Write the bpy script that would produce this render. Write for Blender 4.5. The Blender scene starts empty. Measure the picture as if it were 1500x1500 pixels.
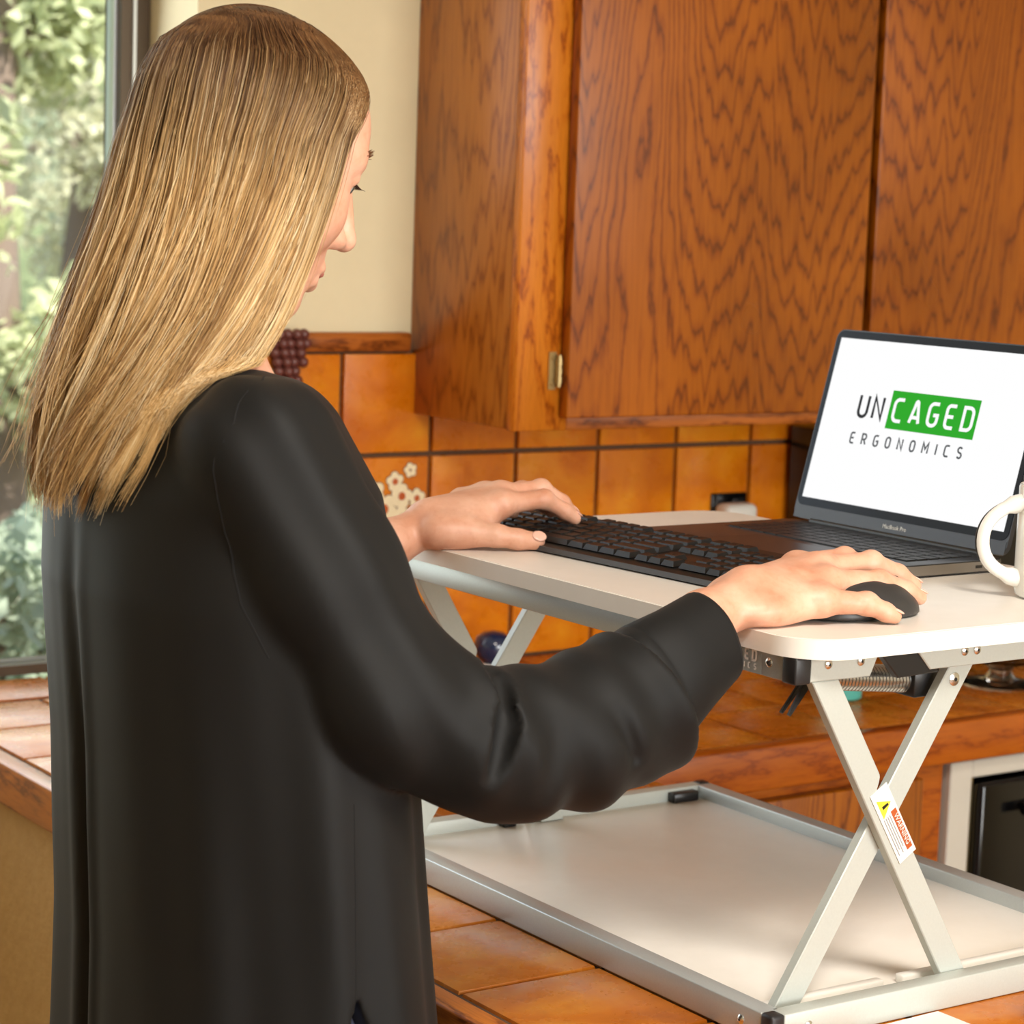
import bpy, bmesh, math, random
import numpy as np
from mathutils import Vector, Matrix, Euler

random.seed(7)
rng = np.random.default_rng(7)
scene = bpy.context.scene
COL = scene.collection

# ------------------------------------------------------------------ camera
cam_data = bpy.data.cameras.new('camera')
cam = bpy.data.objects.new('camera', cam_data)
COL.objects.link(cam)
_r = Vector((0.8257, -0.5630, 0.0346)); _u = Vector((0.0430, 0.1239, 0.9914)); _f = Vector((0.5624, 0.8171, -0.1265))
_f.normalize(); _r = (_r - _f * _r.dot(_f)).normalized(); _u = _r.cross(_f)
cam.matrix_world = Matrix(((_r.x, _u.x, -_f.x, 0.0), (_r.y, _u.y, -_f.y, 0.0), (_r.z, _u.z, -_f.z, 1.58), (0, 0, 0, 1)))
cam_data.sensor_width = 36.0
cam_data.sensor_fit = 'HORIZONTAL'
cam_data.lens = 36.0 * 3415.22 / 1500.0
cam_data.clip_start = 0.05
cam_data.clip_end = 200
cam_data.dof.use_dof = True
cam_data.dof.focus_distance = 2.05
cam_data.dof.aperture_fstop = 10.0
scene.camera = cam

# ------------------------------------------------------------------ world, sun, area lights, exposure
world = bpy.data.worlds.new('world')
scene.world = world
world.use_nodes = True
wn = world.node_tree.nodes; wl = world.node_tree.links
wn.clear()
sky = wn.new('ShaderNodeTexSky')
sky.sky_type = 'NISHITA'; sky.sun_disc = False
sky.sun_elevation = math.radians(48); sky.sun_rotation = math.radians(160)
bg = wn.new('ShaderNodeBackground'); bg.inputs['Strength'].default_value = 0.36
wo = wn.new('ShaderNodeOutputWorld')
wl.new(sky.outputs[0], bg.inputs[0]); wl.new(bg.outputs[0], wo.inputs[0])

def light(name, kind, loc, target, energy, color, **kw):
    d = bpy.data.lights.new(name, kind); d.energy = energy; d.color = color
    for k, v in kw.items(): setattr(d, k, v)
    o = bpy.data.objects.new(name, d); COL.objects.link(o)
    o.location = loc
    o.rotation_euler = (Vector(target) - Vector(loc)).to_track_quat('-Z', 'Y').to_euler()
    return o
light('sun', 'SUN', (3, -4, 8), (0.6, 3.0, 0.0), 10.0, (1.0, 0.95, 0.86), angle=0.02)
light('window_daylight_rear', 'AREA', (1.7, -2.50, 1.60), (1.5, 2.0, 1.2), 122, (1.0, 0.985, 0.965), shape='RECTANGLE', size=2.4, size_y=1.5)
light('window_daylight_side', 'AREA', (0.55, 3.06, 1.55), (0.6, 0.0, 1.0), 16, (0.93, 0.98, 1.0), shape='RECTANGLE', size=1.7, size_y=1.15)
light('added_fill_light', 'AREA', (1.0, 0.4, 2.40), (1.0, 0.4, 0.0), 34, (1.0, 0.93, 0.84), shape='DISK', size=0.5)  # fill light added overhead, out of view, to lift the room
scene.view_settings.view_transform = 'Standard'
scene.view_settings.look = 'None'
scene.view_settings.gamma = 1.0
scene.view_settings.use_curve_mapping = False
scene.view_settings.exposure = 0.0

# ------------------------------------------------------------------ materials
MATS = {}
def lin(c):
    return tuple(((x / 255.0) / 12.92 if x / 255.0 <= 0.04045 else ((x / 255.0 + 0.055) / 1.055) ** 2.4) for x in c)
class NB:
    def __init__(s, name):
        s.m = bpy.data.materials.new(name); s.m.use_nodes = True
        s.t = s.m.node_tree; s.n = s.t.nodes; s.n.clear()
        s.out = s.n.new('ShaderNodeOutputMaterial')
        s.b = s.n.new('ShaderNodeBsdfPrincipled')
        s.t.links.new(s.b.outputs[0], s.out.inputs[0])
        MATS[name] = s.m
    def add(s, kind, **kw):
        n = s.n.new(kind)
        for k, v in kw.items():
            if k in n.inputs: n.inputs[k].default_value = v
            else: setattr(n, k, v)
        return n
    def link(s, a, b): s.t.links.new(a, b)
    def coord(s, scale=(1, 1, 1), kind='Object', obj_random=0.0):
        tc = s.add('ShaderNodeTexCoord'); mp = s.add('ShaderNodeMapping')
        mp.inputs['Scale'].default_value = scale
        src = tc.outputs[kind]
        if obj_random:
            oi = s.add('ShaderNodeObjectInfo'); mu = s.add('ShaderNodeVectorMath', operation='SCALE')
            cx = s.add('ShaderNodeCombineXYZ')
            for i in range(3): s.link(oi.outputs['Random'], cx.inputs[i])
            s.link(cx.outputs[0], mu.inputs[0]); mu.inputs['Scale'].default_value = obj_random
            ad = s.add('ShaderNodeVectorMath', operation='ADD')
            s.link(src, ad.inputs[0]); s.link(mu.outputs[0], ad.inputs[1]); src = ad.outputs[0]
        s.link(src, mp.inputs['Vector'])
        return mp.outputs[0]
    def noise(s, vec, scale, detail=3.0, rough=0.55, dist=0.0):
        n = s.add('ShaderNodeTexNoise'); n.inputs['Scale'].default_value = scale
        n.inputs['Detail'].default_value = detail; n.inputs['Roughness'].default_value = rough
        n.inputs['Distortion'].default_value = dist
        s.link(vec, n.inputs['Vector']); return n.outputs['Fac']
    def ramp(s, fac, stops, interp='LINEAR'):
        r = s.add('ShaderNodeValToRGB'); e = r.color_ramp.elements; r.color_ramp.interpolation = interp
        while len(e) < len(stops): e.new(0.5)
        for el, (p, c) in zip(e, stops):
            el.position = p; el.color = (c[0], c[1], c[2], 1)
        s.link(fac, r.inputs[0]); return r.outputs[0]
    def math(s, op, a, b=None):
        n = s.add('ShaderNodeMath', operation=op)
        for i, v in enumerate((a, b)):
            if v is None: continue
            if isinstance(v, (int, float)): n.inputs[i].default_value = v
            else: s.link(v, n.inputs[i])
        return n.outputs[0]
    def mix(s, fac, a, b, blend='MIX'):
        n = s.add('ShaderNodeMix', data_type='RGBA', blend_type=blend)
        for sock, v in ((n.inputs[0], fac), (n.inputs[6], a), (n.inputs[7], b)):
            if isinstance(v, (int, float)): sock.default_value = v
            elif isinstance(v, tuple): sock.default_value = (*v, 1) if len(v) == 3 else v
            else: s.link(v, sock)
        return n.outputs[2]
    def bump(s, h, strength=0.2, dist=0.002):
        b = s.add('ShaderNodeBump'); b.inputs['Strength'].default_value = strength; b.inputs['Distance'].default_value = dist
        s.link(h, b.inputs['Height']); s.link(b.outputs[0], s.b.inputs['Normal'])
    def set(s, **kw):
        for k, v in kw.items():
            k = k.replace('_', ' ')
            i = s.b.inputs[k]
            if isinstance(v, (int, float)): i.default_value = v
            elif isinstance(v, tuple): i.default_value = (*v, 1) if len(v) == 3 and i.type == 'RGBA' else v
            else: s.link(v, i)
        return s.m

def plain(name, rgb, rough=0.5, metal=0.0, **kw):
    b = NB(name)
    v = b.coord((1, 1, 1)); n = b.noise(v, 18, 4)
    c = lin(rgb)
    col = b.mix(n, tuple(x * 0.94 for x in c), tuple(min(1, x * 1.05) for x in c))
    b.set(Base_Color=col, Roughness=rough, Metallic=metal)
    for k, x in kw.items(): b.set(**{k: x})
    return b.m

def m_wood(name, c_light, c_mid, c_dark, axis='Z', scale=1.0, rough=0.32, ring=9.0, chev=0.0):
    b = NB(name)
    s = {'Z': (5.2, 5.2, 0.85), 'X': (0.85, 5.2, 5.2), 'Y': (5.2, 0.85, 5.2)}[axis]
    v = b.coord(tuple(x * scale for x in s), obj_random=7.0)
    js = {'Z': (42, 42, 10), 'X': (10, 42, 42), 'Y': (42, 10, 42)}[axis]
    vj = b.coord(tuple(x * scale for x in js), obj_random=3.0)
    jag = b.noise(vj, 1.0, 3, 0.6)
    base = b.noise(v, 1.0, 2.0, 0.45, 0.25)
    fld = b.math('MULTIPLY', base, ring)
    fld = b.math('ADD', fld, b.math('MULTIPLY', jag, 1.5))
    if chev:                                   # plain-sawn figure: stacked zigzag lines between bands of straight grain
        tcn = b.add('ShaderNodeTexCoord'); sp_ = b.add('ShaderNodeSeparateXYZ'); b.link(tcn.outputs['Object'], sp_.inputs[0])
        msk = b.noise(b.coord((4.0, 4.0, 0.12), obj_random=9.0), 1.0, 1.0)
        mr = b.add('ShaderNodeMapRange'); mr.inputs[1].default_value = .42; mr.inputs[2].default_value = .60; b.link(msk, mr.inputs[0])
        zz = b.math('MULTIPLY', b.math('MULTIPLY', sp_.outputs[2], chev), mr.outputs[0])
        zg = b.noise(b.coord((46, 46, 1.2), obj_random=2.0), 1.0, 1.5, 0.5)
        fld = b.math('ADD', fld, b.math('ADD', zz, b.math('MULTIPLY', b.math('MULTIPLY', zg, 2.6), mr.outputs[0])))
    fr = b.math('FRACT', fld)
    line = b.ramp(fr, [(0.0, c_dark), (0.09, c_mid), (0.30, c_light), (0.72, c_light), (0.88, c_mid), (1.0, c_dark)])
    ps = {'Z': (420, 420, 9), 'X': (9, 420, 420), 'Y': (420, 9, 420)}[axis]
    vp = b.coord(tuple(x * scale for x in ps), obj_random=3.0)
    pores = b.noise(vp, 1.0, 2, 0.6)
    pr = b.ramp(pores, [(0.32, (0.72, 0.64, 0.5)), (0.52, (1, 1, 1))])
    col = b.mix(0.8, line, pr, 'MULTIPLY')
    big = b.noise(b.coord((1.7, 1.7, 1.7), obj_random=5.0), 1.6, 2)
    tone = b.ramp(big, [(0.3, (0.76, 0.70, 0.60)), (0.7, (1.16, 1.14, 1.04))])
    col = b.mix(1.0, col, tone, 'MULTIPLY')
    b.set(Base_Color=col, Roughness=b.ramp(big, [(0.3, (rough - .06,) * 3), (0.7, (rough + .12,) * 3)]), Coat_Weight=0.12, Coat_Roughness=0.25)
    b.bump(pores, 0.12, 0.001)
    return b.m

m_wood('oak_door', lin((166, 92, 5)), lin((150, 78, 3)), lin((104, 48, 2)), 'Z', 1.0, 0.32, 11.0, 15.0)
m_wood('oak_side', lin((180, 112, 36)), lin((164, 96, 26)), lin((130, 70, 12)), 'Z', 1.1, 0.34, 7.0, 9.0)
m_wood('oak_stile', lin((214, 130, 32)), lin((196, 108, 18)), lin((150, 74, 8)), 'Z', 3.0, 0.36, 7.0)
m_wood('oak_rail', lin((178, 104, 40)), lin((150, 82, 26)), lin((104, 52, 14)), 'X', 2.4, 0.36, 8.0)
m_wood('oak_edge_y', lin((190, 112, 36)), lin((164, 90, 24)), lin((112, 54, 12)), 'Y', 2.0, 0.34, 7.0)
m_wood('oak_edge_x', lin((176, 92, 14)), lin((166, 82, 10)), lin((134, 60, 6)), 'X', 2.0, 0.30, 5.0)

def m_tile(name, c1, c2, c3, rough=0.22):
    b = NB(name)
    v = b.coord((1, 1, 1), obj_random=11.0)
    n1 = b.noise(v, 9, 4, 0.6, 0.4); n2 = b.noise(v, 34, 3, 0.6)
    col = b.ramp(n1, [(0.28, c1), (0.5, c2), (0.72, c3)])
    oi = b.add('ShaderNodeObjectInfo')
    tone = b.ramp(oi.outputs['Random'], [(0.0, (0.90, 0.86, 0.80)), (1.0, (1.08, 1.06, 1.04))])
    col = b.mix(1.0, col, tone, 'MULTIPLY')
    sp = b.ramp(n2, [(0.30, (0.86, 0.80, 0.74)), (0.45, (1, 1, 1))])
    col = b.mix(0.7, col, sp, 'MULTIPLY')
    b.set(Base_Color=col, Roughness=b.ramp(n2, [(0.3, (rough,) * 3), (0.8, (rough + 0.2,) * 3)]), Specular_IOR_Level=0.5)
    b.bump(n1, 0.25, 0.004)
    return b.m
m_tile('wall_tile', lin((190, 96, 6)), lin((214, 124, 10)), lin((228, 152, 26)))
m_tile('counter_tile', lin((160, 84, 20)), lin((196, 114, 28)), lin((214, 146, 56)), 0.2)
plain('grout', (92, 66, 44), 0.9)
plain('plaster', (232, 221, 184), 0.85)
b = NB('stucco'); v = b.coord((1, 1, 1)); n = b.noise(v, 60, 4)
b.set(Base_Color=b.mix(n, lin((184, 146, 88)), lin((200, 164, 104))), Roughness=0.9); b.bump(n, 0.5, 0.004)
plain('ceiling_paint', (232, 226, 210), 0.9)
m_wood('floor_wood', lin((150, 104, 60)), lin((128, 84, 46)), lin((88, 54, 26)), 'Y', 1.0, 0.35, 7.0)
plain('bronze_frame', (84, 70, 54), 0.45, 0.3)
plain('alloy_edge', (214, 220, 224), 0.35, 0.6)
b = NB('pane_glass')
tr = b.add('ShaderNodeBsdfTransparent'); gl = b.add('ShaderNodeBsdfGlossy'); gl.inputs['Roughness'].default_value = 0.02
fr = b.add('ShaderNodeFresnel'); fr.inputs['IOR'].default_value = 1.45
mx = b.add('ShaderNodeMixShader'); b.link(fr.outputs[0], mx.inputs[0]); b.link(tr.outputs[0], mx.inputs[1]); b.link(gl.outputs[0], mx.inputs[2])
b.link(mx.outputs[0], b.out.inputs[0])
b = NB('clear_glass'); b.set(Base_Color=(0.95, 0.96, 0.95), Roughness=0.02, Transmission_Weight=1.0, IOR=1.45)

b = NB('white_laminate'); n = b.noise(b.coord((1, 1, 1)), 40, 3)
b.set(Base_Color=b.mix(n, lin((232, 226, 216)), lin((240, 235, 226))), Roughness=0.34)
b = NB('white_edge'); n = b.noise(b.coord((1, 1, 1)), 40, 3)
b.set(Base_Color=b.mix(n, lin((240, 237, 228)), lin((246, 243, 236))), Roughness=0.4)
b = NB('silver_paint'); n = b.noise(b.coord((1, 1, 1)), 500, 2)
b.set(Base_Color=b.mix(n, lin((184, 189, 182)), lin((194, 199, 192))), Roughness=0.40, Metallic=0.12)
b = NB('anodised_rail'); n = b.noise(b.coord((1, 1, 1)), 600, 2)
b.set(Base_Color=b.mix(n, lin((176, 182, 182)), lin((190, 196, 196))), Roughness=0.40, Metallic=0.45)
plain('rivet_metal', (220, 220, 216), 0.22, 0.95)
plain('spring_steel', (196, 196, 192), 0.24, 0.95)
plain('black_plastic', (26, 26, 27), 0.38)
plain('black_gloss', (10, 10, 11), 0.12)
plain('cap_plastic', (34, 34, 36), 0.42)
plain('key_plastic', (20, 18, 17), 0.42, 0.0, Specular_IOR_Level=0.3)
plain('keyboard_body', (18, 17, 17), 0.34)
plain('keyboard_front', (74, 78, 84), 0.34)
plain('mouse_plastic', (46, 45, 45), 0.40)
plain('laptop_alloy', (62, 62, 64), 0.34, 0.7)
plain('laptop_side', (150, 146, 142), 0.3, 0.8)
plain('laptop_key', (14, 14, 15), 0.45)
plain('bezel_glass', (4, 4, 6), 0.10, 0.0, Specular_IOR_Level=0.12)
b = NB('display_white'); em = b.add('ShaderNodeEmission'); em.inputs[0].default_value = (1, 1, 1, 1); em.inputs[1].default_value = 1.0
b.link(em.outputs[0], b.out.inputs[0])
b = NB('display_green'); em = b.add('ShaderNodeEmission'); em.inputs[0].default_value = (*lin((52, 170, 48)), 1); em.inputs[1].default_value = 1.0
b.link(em.outputs[0], b.out.inputs[0])
b = NB('display_dark'); em = b.add('ShaderNodeEmission'); em.inputs[0].default_value = (*lin((58, 58, 60)), 1); em.inputs[1].default_value = 1.0
b.link(em.outputs[0], b.out.inputs[0])
b = NB('display_grey'); em = b.add('ShaderNodeEmission'); em.inputs[0].default_value = (*lin((96, 98, 100)), 1); em.inputs[1].default_value = 1.0
b.link(em.outputs[0], b.out.inputs[0])
plain('print_light', (248, 248, 242), 0.6)
plain('label_white', (238, 236, 230), 0.5)
plain('label_yellow', (226, 210, 60), 0.5)
plain('label_orange', (178, 84, 30), 0.5)
plain('label_grey', (150, 150, 150), 0.5)
plain('ceramic_white', (236, 234, 228), 0.16)
plain('mug_print', (66, 66, 66), 0.3)
plain('teal_ceramic', (84, 176, 164), 0.35)
plain('blue_glass', (28, 44, 76), 0.08, 0.0, Coat_Weight=0.6)
plain('brass', (180, 158, 112), 0.35, 0.85)
plain('petal_cream', (238, 224, 186), 0.4)
plain('petal_line', (96, 56, 30), 0.6)
plain('petal_heart', (186, 84, 20), 0.4)
plain('decor_leaf', (150, 64, 14), 0.4)
plain('grape_brown', (104, 58, 52), 0.35)
plain('leaf_cream', (206, 190, 150), 0.6)
plain('paper', (238, 236, 232), 0.7)
plain('appliance_black', (8, 8, 8), 0.16)
plain('appliance_white', (206, 200, 186), 0.35)
plain('plug_white', (222, 220, 210), 0.4)
plain('lamp_shade', (240, 232, 214), 0.5)
plain('shoe_leather', (40, 34, 30), 0.4)
b = NB('denim'); n = b.noise(b.coord((1, 1, 1)), 300, 3)
b.set(Base_Color=b.mix(n, lin((82, 98, 140)), lin((150, 164, 204))), Roughness=0.85)
b = NB('blouse_fabric'); v = b.coord((1, 1, 1)); n = b.noise(v, 420, 2); n2 = b.noise(v, 5, 2)
b.set(Base_Color=b.mix(n2, lin((19, 19, 19)), lin((24, 24, 23))), Roughness=0.62, Sheen_Weight=0.02, Sheen_Roughness=0.5, Specular_IOR_Level=0.22)
b.bump(n, 0.05, 0.0006)
b = NB('skin'); v = b.coord((1, 1, 1)); n = b.noise(v, 26, 4); n2 = b.noise(v, 160, 3)
c = b.ramp(n, [(0.3, lin((204, 144, 114))), (0.5, lin((219, 165, 137))), (0.72, lin((230, 182, 156)))])
sp = b.ramp(n2, [(0.3, (0.90, 0.82, 0.78)), (0.48, (1, 1, 1))])
c = b.mix(0.5, c, sp, 'MULTIPLY')
b.set(Base_Color=c, Roughness=0.46, Subsurface_Weight=0.12, Subsurface_Radius=(1.0, 0.35, 0.2), Subsurface_Scale=0.006)
b.bump(n2, 0.12, 0.0012)
plain('seam_thread', (9, 9, 9), 0.9)
plain('lip', (196, 120, 108), 0.35)
plain('nail', (236, 186, 166), 0.25)
plain('eye_white', (226, 222, 214), 0.15)
plain('iris', (84, 104, 110), 0.12)
plain('lash', (58, 42, 34), 0.6)
plain('brow_hair', (122, 90, 60), 0.6)
# hair: root-to-tip colour and strand-to-strand variation are the hair's own dye
def m_hair(name, k):
    b = NB(name)
    a1 = b.add('ShaderNodeAttribute', attribute_name='along'); a2 = b.add('ShaderNodeAttribute', attribute_name='strand')
    root = b.ramp(a2.outputs['Fac'], [(0.0, lin((66, 40, 20))), (0.5, lin((98, 64, 34))), (1.0, lin((140, 100, 58)))])
    tip = b.ramp(a2.outputs['Fac'], [(0.0, lin((152, 112, 64))), (0.35, lin((208, 168, 108))), (0.7, lin((238, 206, 150))), (1.0, lin((252, 234, 194)))])
    f = b.ramp(a1.outputs['Fac'], [(0.14, (0, 0, 0)), (0.44, (1, 1, 1))])
    col = b.mix(f, root, tip)
    if k != 1.0: col = b.mix(1.0, col, (k, k, k), 'MULTIPLY')
    b.set(Base_Color=col, Roughness=0.40, Specular_IOR_Level=0.45)
    return b.m
m_hair('hair', 1.0)
m_hair('hair_under_shaded', 0.55)  # same hair darkened: shade between the locks put into the colour
def m_leaf(name, rgb):
    b = NB(name); c = lin(rgb)
    v = b.coord((1, 1, 1)); n = b.noise(v, 1.4, 3)
    col = b.ramp(n, [(0.3, tuple(x * 0.6 for x in c)), (0.55, c), (0.75, tuple(min(1, x * 1.5 + .04) for x in c))])
    df = b.add('ShaderNodeBsdfDiffuse'); tl = b.add('ShaderNodeBsdfTranslucent'); mx = b.add('ShaderNodeMixShader'); mx.inputs[0].default_value = 0.4
    b.link(col, df.inputs[0]); b.link(col, tl.inputs[0]); b.link(df.outputs[0], mx.inputs[1]); b.link(tl.outputs[0], mx.inputs[2]); b.link(mx.outputs[0], b.out.inputs[0])
m_leaf('leaf_a', (208, 215, 172)); m_leaf('leaf_b', (188, 202, 178)); m_leaf('leaf_c', (224, 224, 194))
plain('bark', (120, 104, 92), 0.9)
plain('earth', (132, 126, 96), 0.95)
b = NB('hillside'); n = b.noise(b.coord((1, 1, 1)), .9, 5, .65)
b.set(Base_Color=b.ramp(n, [(.3, lin((66, 80, 56))), (.5, lin((106, 118, 84))), (.68, lin((150, 156, 126)))]), Roughness=.95)

# ------------------------------------------------------------------ building helpers
def ploc(parent):
    return Vector(parent.location) if parent else Vector((0, 0, 0))
def wpos(parent):
    p = Vector((0, 0, 0)); q = parent
    while q is not None:
        p = p + Vector(q.location); q = q.parent
    return p
def mk(name, verts, faces, mat, parent=None, smooth=False, local=False):
    me = bpy.data.meshes.new(name)
    if parent is not None and not local:
        o = wpos(parent); verts = [(v[0] - o.x, v[1] - o.y, v[2] - o.z) for v in verts]
    me.from_pydata([tuple(map(float, v)) for v in verts], [], [tuple(f) for f in faces])
    return mkm(name, me, mat, parent, smooth)
def mkm(name, me, mat, parent=None, smooth=False):
    me.name = name
    for m in (mat if isinstance(mat, (list, tuple)) else [mat]): me.materials.append(MATS[m])
    if smooth: me.polygons.foreach_set('use_smooth', [True] * len(me.polygons))
    me.update()
    ob = bpy.data.objects.new(name, me); COL.objects.link(ob)
    if parent is not None: ob.parent = parent
    return ob
def bm_obj(name, bm, mat, parent=None, smooth=False, local=False):
    bmesh.ops.recalc_face_normals(bm, faces=bm.faces)
    if parent is not None and not local:
        bmesh.ops.translate(bm, verts=bm.verts, vec=-wpos(parent))
    me = bpy.data.meshes.new(name); bm.to_mesh(me); bm.free()
    return mkm(name, me, mat, parent, smooth)
def autosmooth(ob, deg=40):
    me = ob.data
    me.polygons.foreach_set('use_smooth', [True] * len(me.polygons))
    me.set_sharp_from_angle(angle=math.radians(deg))
    return ob
def add_box(bm, lo, hi, bevel=0.0, seg=1):
    vs = [bm.verts.new((x, y, z)) for x in (lo[0], hi[0]) for y in (lo[1], hi[1]) for z in (lo[2], hi[2])]
    fs = [(0, 1, 3, 2), (4, 6, 7, 5), (0, 4, 5, 1), (2, 3, 7, 6), (0, 2, 6, 4), (1, 5, 7, 3)]
    faces = [bm.faces.new([vs[i] for i in f]) for f in fs]
    if bevel > 0:
        es = list({e for f in faces for e in f.edges})
        bmesh.ops.bevel(bm, geom=es, offset=bevel, segments=seg, affect='EDGES', profile=0.5)
def box(name, lo, hi, mat, parent=None, bevel=0.0, seg=1, local=False):
    bm = bmesh.new(); add_box(bm, lo, hi, bevel, seg)
    o = bm_obj(name, bm, mat, parent, False, local)
    if bevel > 0: autosmooth(o, 50)
    return o
def add_prism(bm, poly, axis, a, b, bevel=0.0, seg=1):
    """poly: list of 2D points; axis 'y' -> points are (x,z); 'z' -> (x,y); 'x' -> (y,z)"""
    def P(q, t):
        return {'y': (q[0], t, q[1]), 'z': (q[0], q[1], t), 'x': (t, q[0], q[1])}[axis]
    v0 = [bm.verts.new(P(q, a)) for q in poly]; v1 = [bm.verts.new(P(q, b)) for q in poly]
    n = len(poly); fs = [bm.faces.new(v0), bm.faces.new(list(reversed(v1)))]
    for i in range(n): fs.append(bm.faces.new([v0[i], v1[i], v1[(i + 1) % n], v0[(i + 1) % n]]))
    if bevel > 0:
        es = list(set(fs[0].edges) | set(fs[1].edges))
        bmesh.ops.bevel(bm, geom=es, offset=bevel, segments=seg, affect='EDGES', profile=0.5)
def prism(name, poly, axis, a, b, mat, parent=None, bevel=0.0, seg=1, local=False):
    bm = bmesh.new(); add_prism(bm, poly, axis, a, b, bevel, seg)
    return autosmooth(bm_obj(name, bm, mat, parent, False, local), 40)
def tube_data(pts, radii, n=8, cap=True):
    pts = [Vector(p) for p in pts]; V = []; F = []
    t0 = (pts[1] - pts[0]).normalized(); ref = Vector((0, 0, 1)) if abs(t0.z) < 0.9 else Vector((1, 0, 0))
    nrm = t0.cross(ref).normalized()
    for i, p in enumerate(pts):
        t = (pts[min(i + 1, len(pts) - 1)] - pts[max(i - 1, 0)]).normalized()
        nrm = (nrm - t * nrm.dot(t)).normalized(); bi = t.cross(nrm)
        r = radii[i] if isinstance(radii, (list, tuple)) else radii
        for k in range(n):
            a = 2 * math.pi * k / n
            V.append(p + (nrm * math.cos(a) + bi * math.sin(a)) * r)
    for i in range(len(pts) - 1):
        for k in range(n):
            F.append((i * n + k, i * n + (k + 1) % n, (i + 1) * n + (k + 1) % n, (i + 1) * n + k))
    if cap:
        F.append(tuple(reversed(range(n)))); F.append(tuple((len(pts) - 1) * n + k for k in range(n)))
    return V, F
def tube(name, pts, radii, mat, parent=None, n=10, local=False):
    V, F = tube_data(pts, radii, n)
    return autosmooth(mk(name, V, F, mat, parent, True, local), 50)
def lathe(name, prof, center, mat, parent=None, n=32, local=False):
    V = []; F = []
    for r, z in prof:
        for k in range(n):
            a = 2 * math.pi * k / n
            V.append((center[0] + r * math.cos(a), center[1] + r * math.sin(a), center[2] + z))
    m = len(prof)
    for i in range(m - 1):
        for k in range(n):
            F.append((i * n + k, i * n + (k + 1) % n, (i + 1) * n + (k + 1) % n, (i + 1) * n + k))
    if prof[0][0] > 1e-6: F.append(tuple(reversed(range(n))))
    if prof[-1][0] > 1e-6: F.append(tuple((m - 1) * n + k for k in range(n)))
    return autosmooth(mk(name, V, F, mat, parent, True, local), 45)
def empty(name, loc, label=None, cat=None, group=None, rz=0.0):
    o = bpy.data.objects.new(name, None); COL.objects.link(o); o.location = loc; o.rotation_euler = (0, 0, rz)
    o.empty_display_size = 0.05
    if label: tag(o, label, cat, group)
    return o
def tag(o, label, cat, group=None):
    o['label'] = label; o['category'] = cat
    if group: o['group'] = group
    return o
def struct(o):
    o['kind'] = 'structure'; return o
def rounded_rect(x0, y0, x1, y1, r, n=8):
    pts = []
    for cx, cy, a0 in ((x1 - r, y1 - r, 0), (x0 + r, y1 - r, 90), (x0 + r, y0 + r, 180), (x1 - r, y0 + r, 270)):
        for k in range(n + 1):
            a = math.radians(a0 + 90 * k / n); pts.append((cx + r * math.cos(a), cy + r * math.sin(a)))
    return pts
# stroke lettering: every glyph a set of polylines in a 0.56 x 1 cell
def arc(cx, cy, rx, ry, a0, a1, n=8):
    return [(cx + rx * math.cos(math.radians(a0 + (a1 - a0) * i / n)), cy + ry * math.sin(math.radians(a0 + (a1 - a0) * i / n))) for i in range(n + 1)]
GL = {
 'U': [[(0, 1), (0, .26)] + arc(.28, .26, .28, .26, 180, 360) + [(.56, 1)]],
 'N': [[(0, 0), (0, 1), (.56, 0), (.56, 1)]],
 'C': [[(.56, 1), (.26, 1)] + arc(.26, .74, .26, .26, 90, 180) + arc(.26, .26, .26, .26, 180, 270) + [(.56, 0)]],
 'A': [[(0, 0), (0, .0), (.2, .8)] + arc(.29, .80, .09, .2, 170, 10) + [(.58, 0)], [(.08, .26), (.50, .26)]],
 'G': [[(.56, 1), (.26, 1)] + arc(.26, .74, .26, .26, 90, 180) + arc(.26, .26, .26, .26, 180, 270) + arc(.32, .24, .24, .24, 270, 360) + [(.56, .48), (.30, .48)]],
 'E': [[(.52, 1), (.2, 1)] + arc(.2, .8, .2, .2, 90, 180) + arc(.2, .2, .2, .2, 180, 270) + [(.52, 0)], [(0, .5), (.44, .5)]],
 'D': [[(0, 0), (0, 1), (.3, 1)] + arc(.3, .74, .26, .26, 90, 0) + arc(.3, .26, .26, .26, 0, -90) + [(0, 0), (0, .05)]],
 'R': [[(0, 0), (0, 1), (.3, 1)] + arc(.3, .74, .24, .26, 90, -90) + [(0, .48)], [(.28, .48), (.54, 0)]],
 'O': [arc(.28, .72, .28, .28, 0, 180) + arc(.28, .28, .28, .28, 180, 360) + [(.56, .72), (.56, .74)]],
 'M': [[(0, 0), (0, 1), (.34, .4), (.68, 1), (.68, 0)]],
 'I': [[(0, 0), (0, 1)]],
 'S': [arc(.28, .76, .26, .24, 30, 180) + arc(.28, .76, .26, .26, 180, 270, 5) + arc(.28, .25, .26, .25, 90, -150)],
}
GW = {'M': .68, 'I': 0.0, 'A': .58, 'E': .5}
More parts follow.
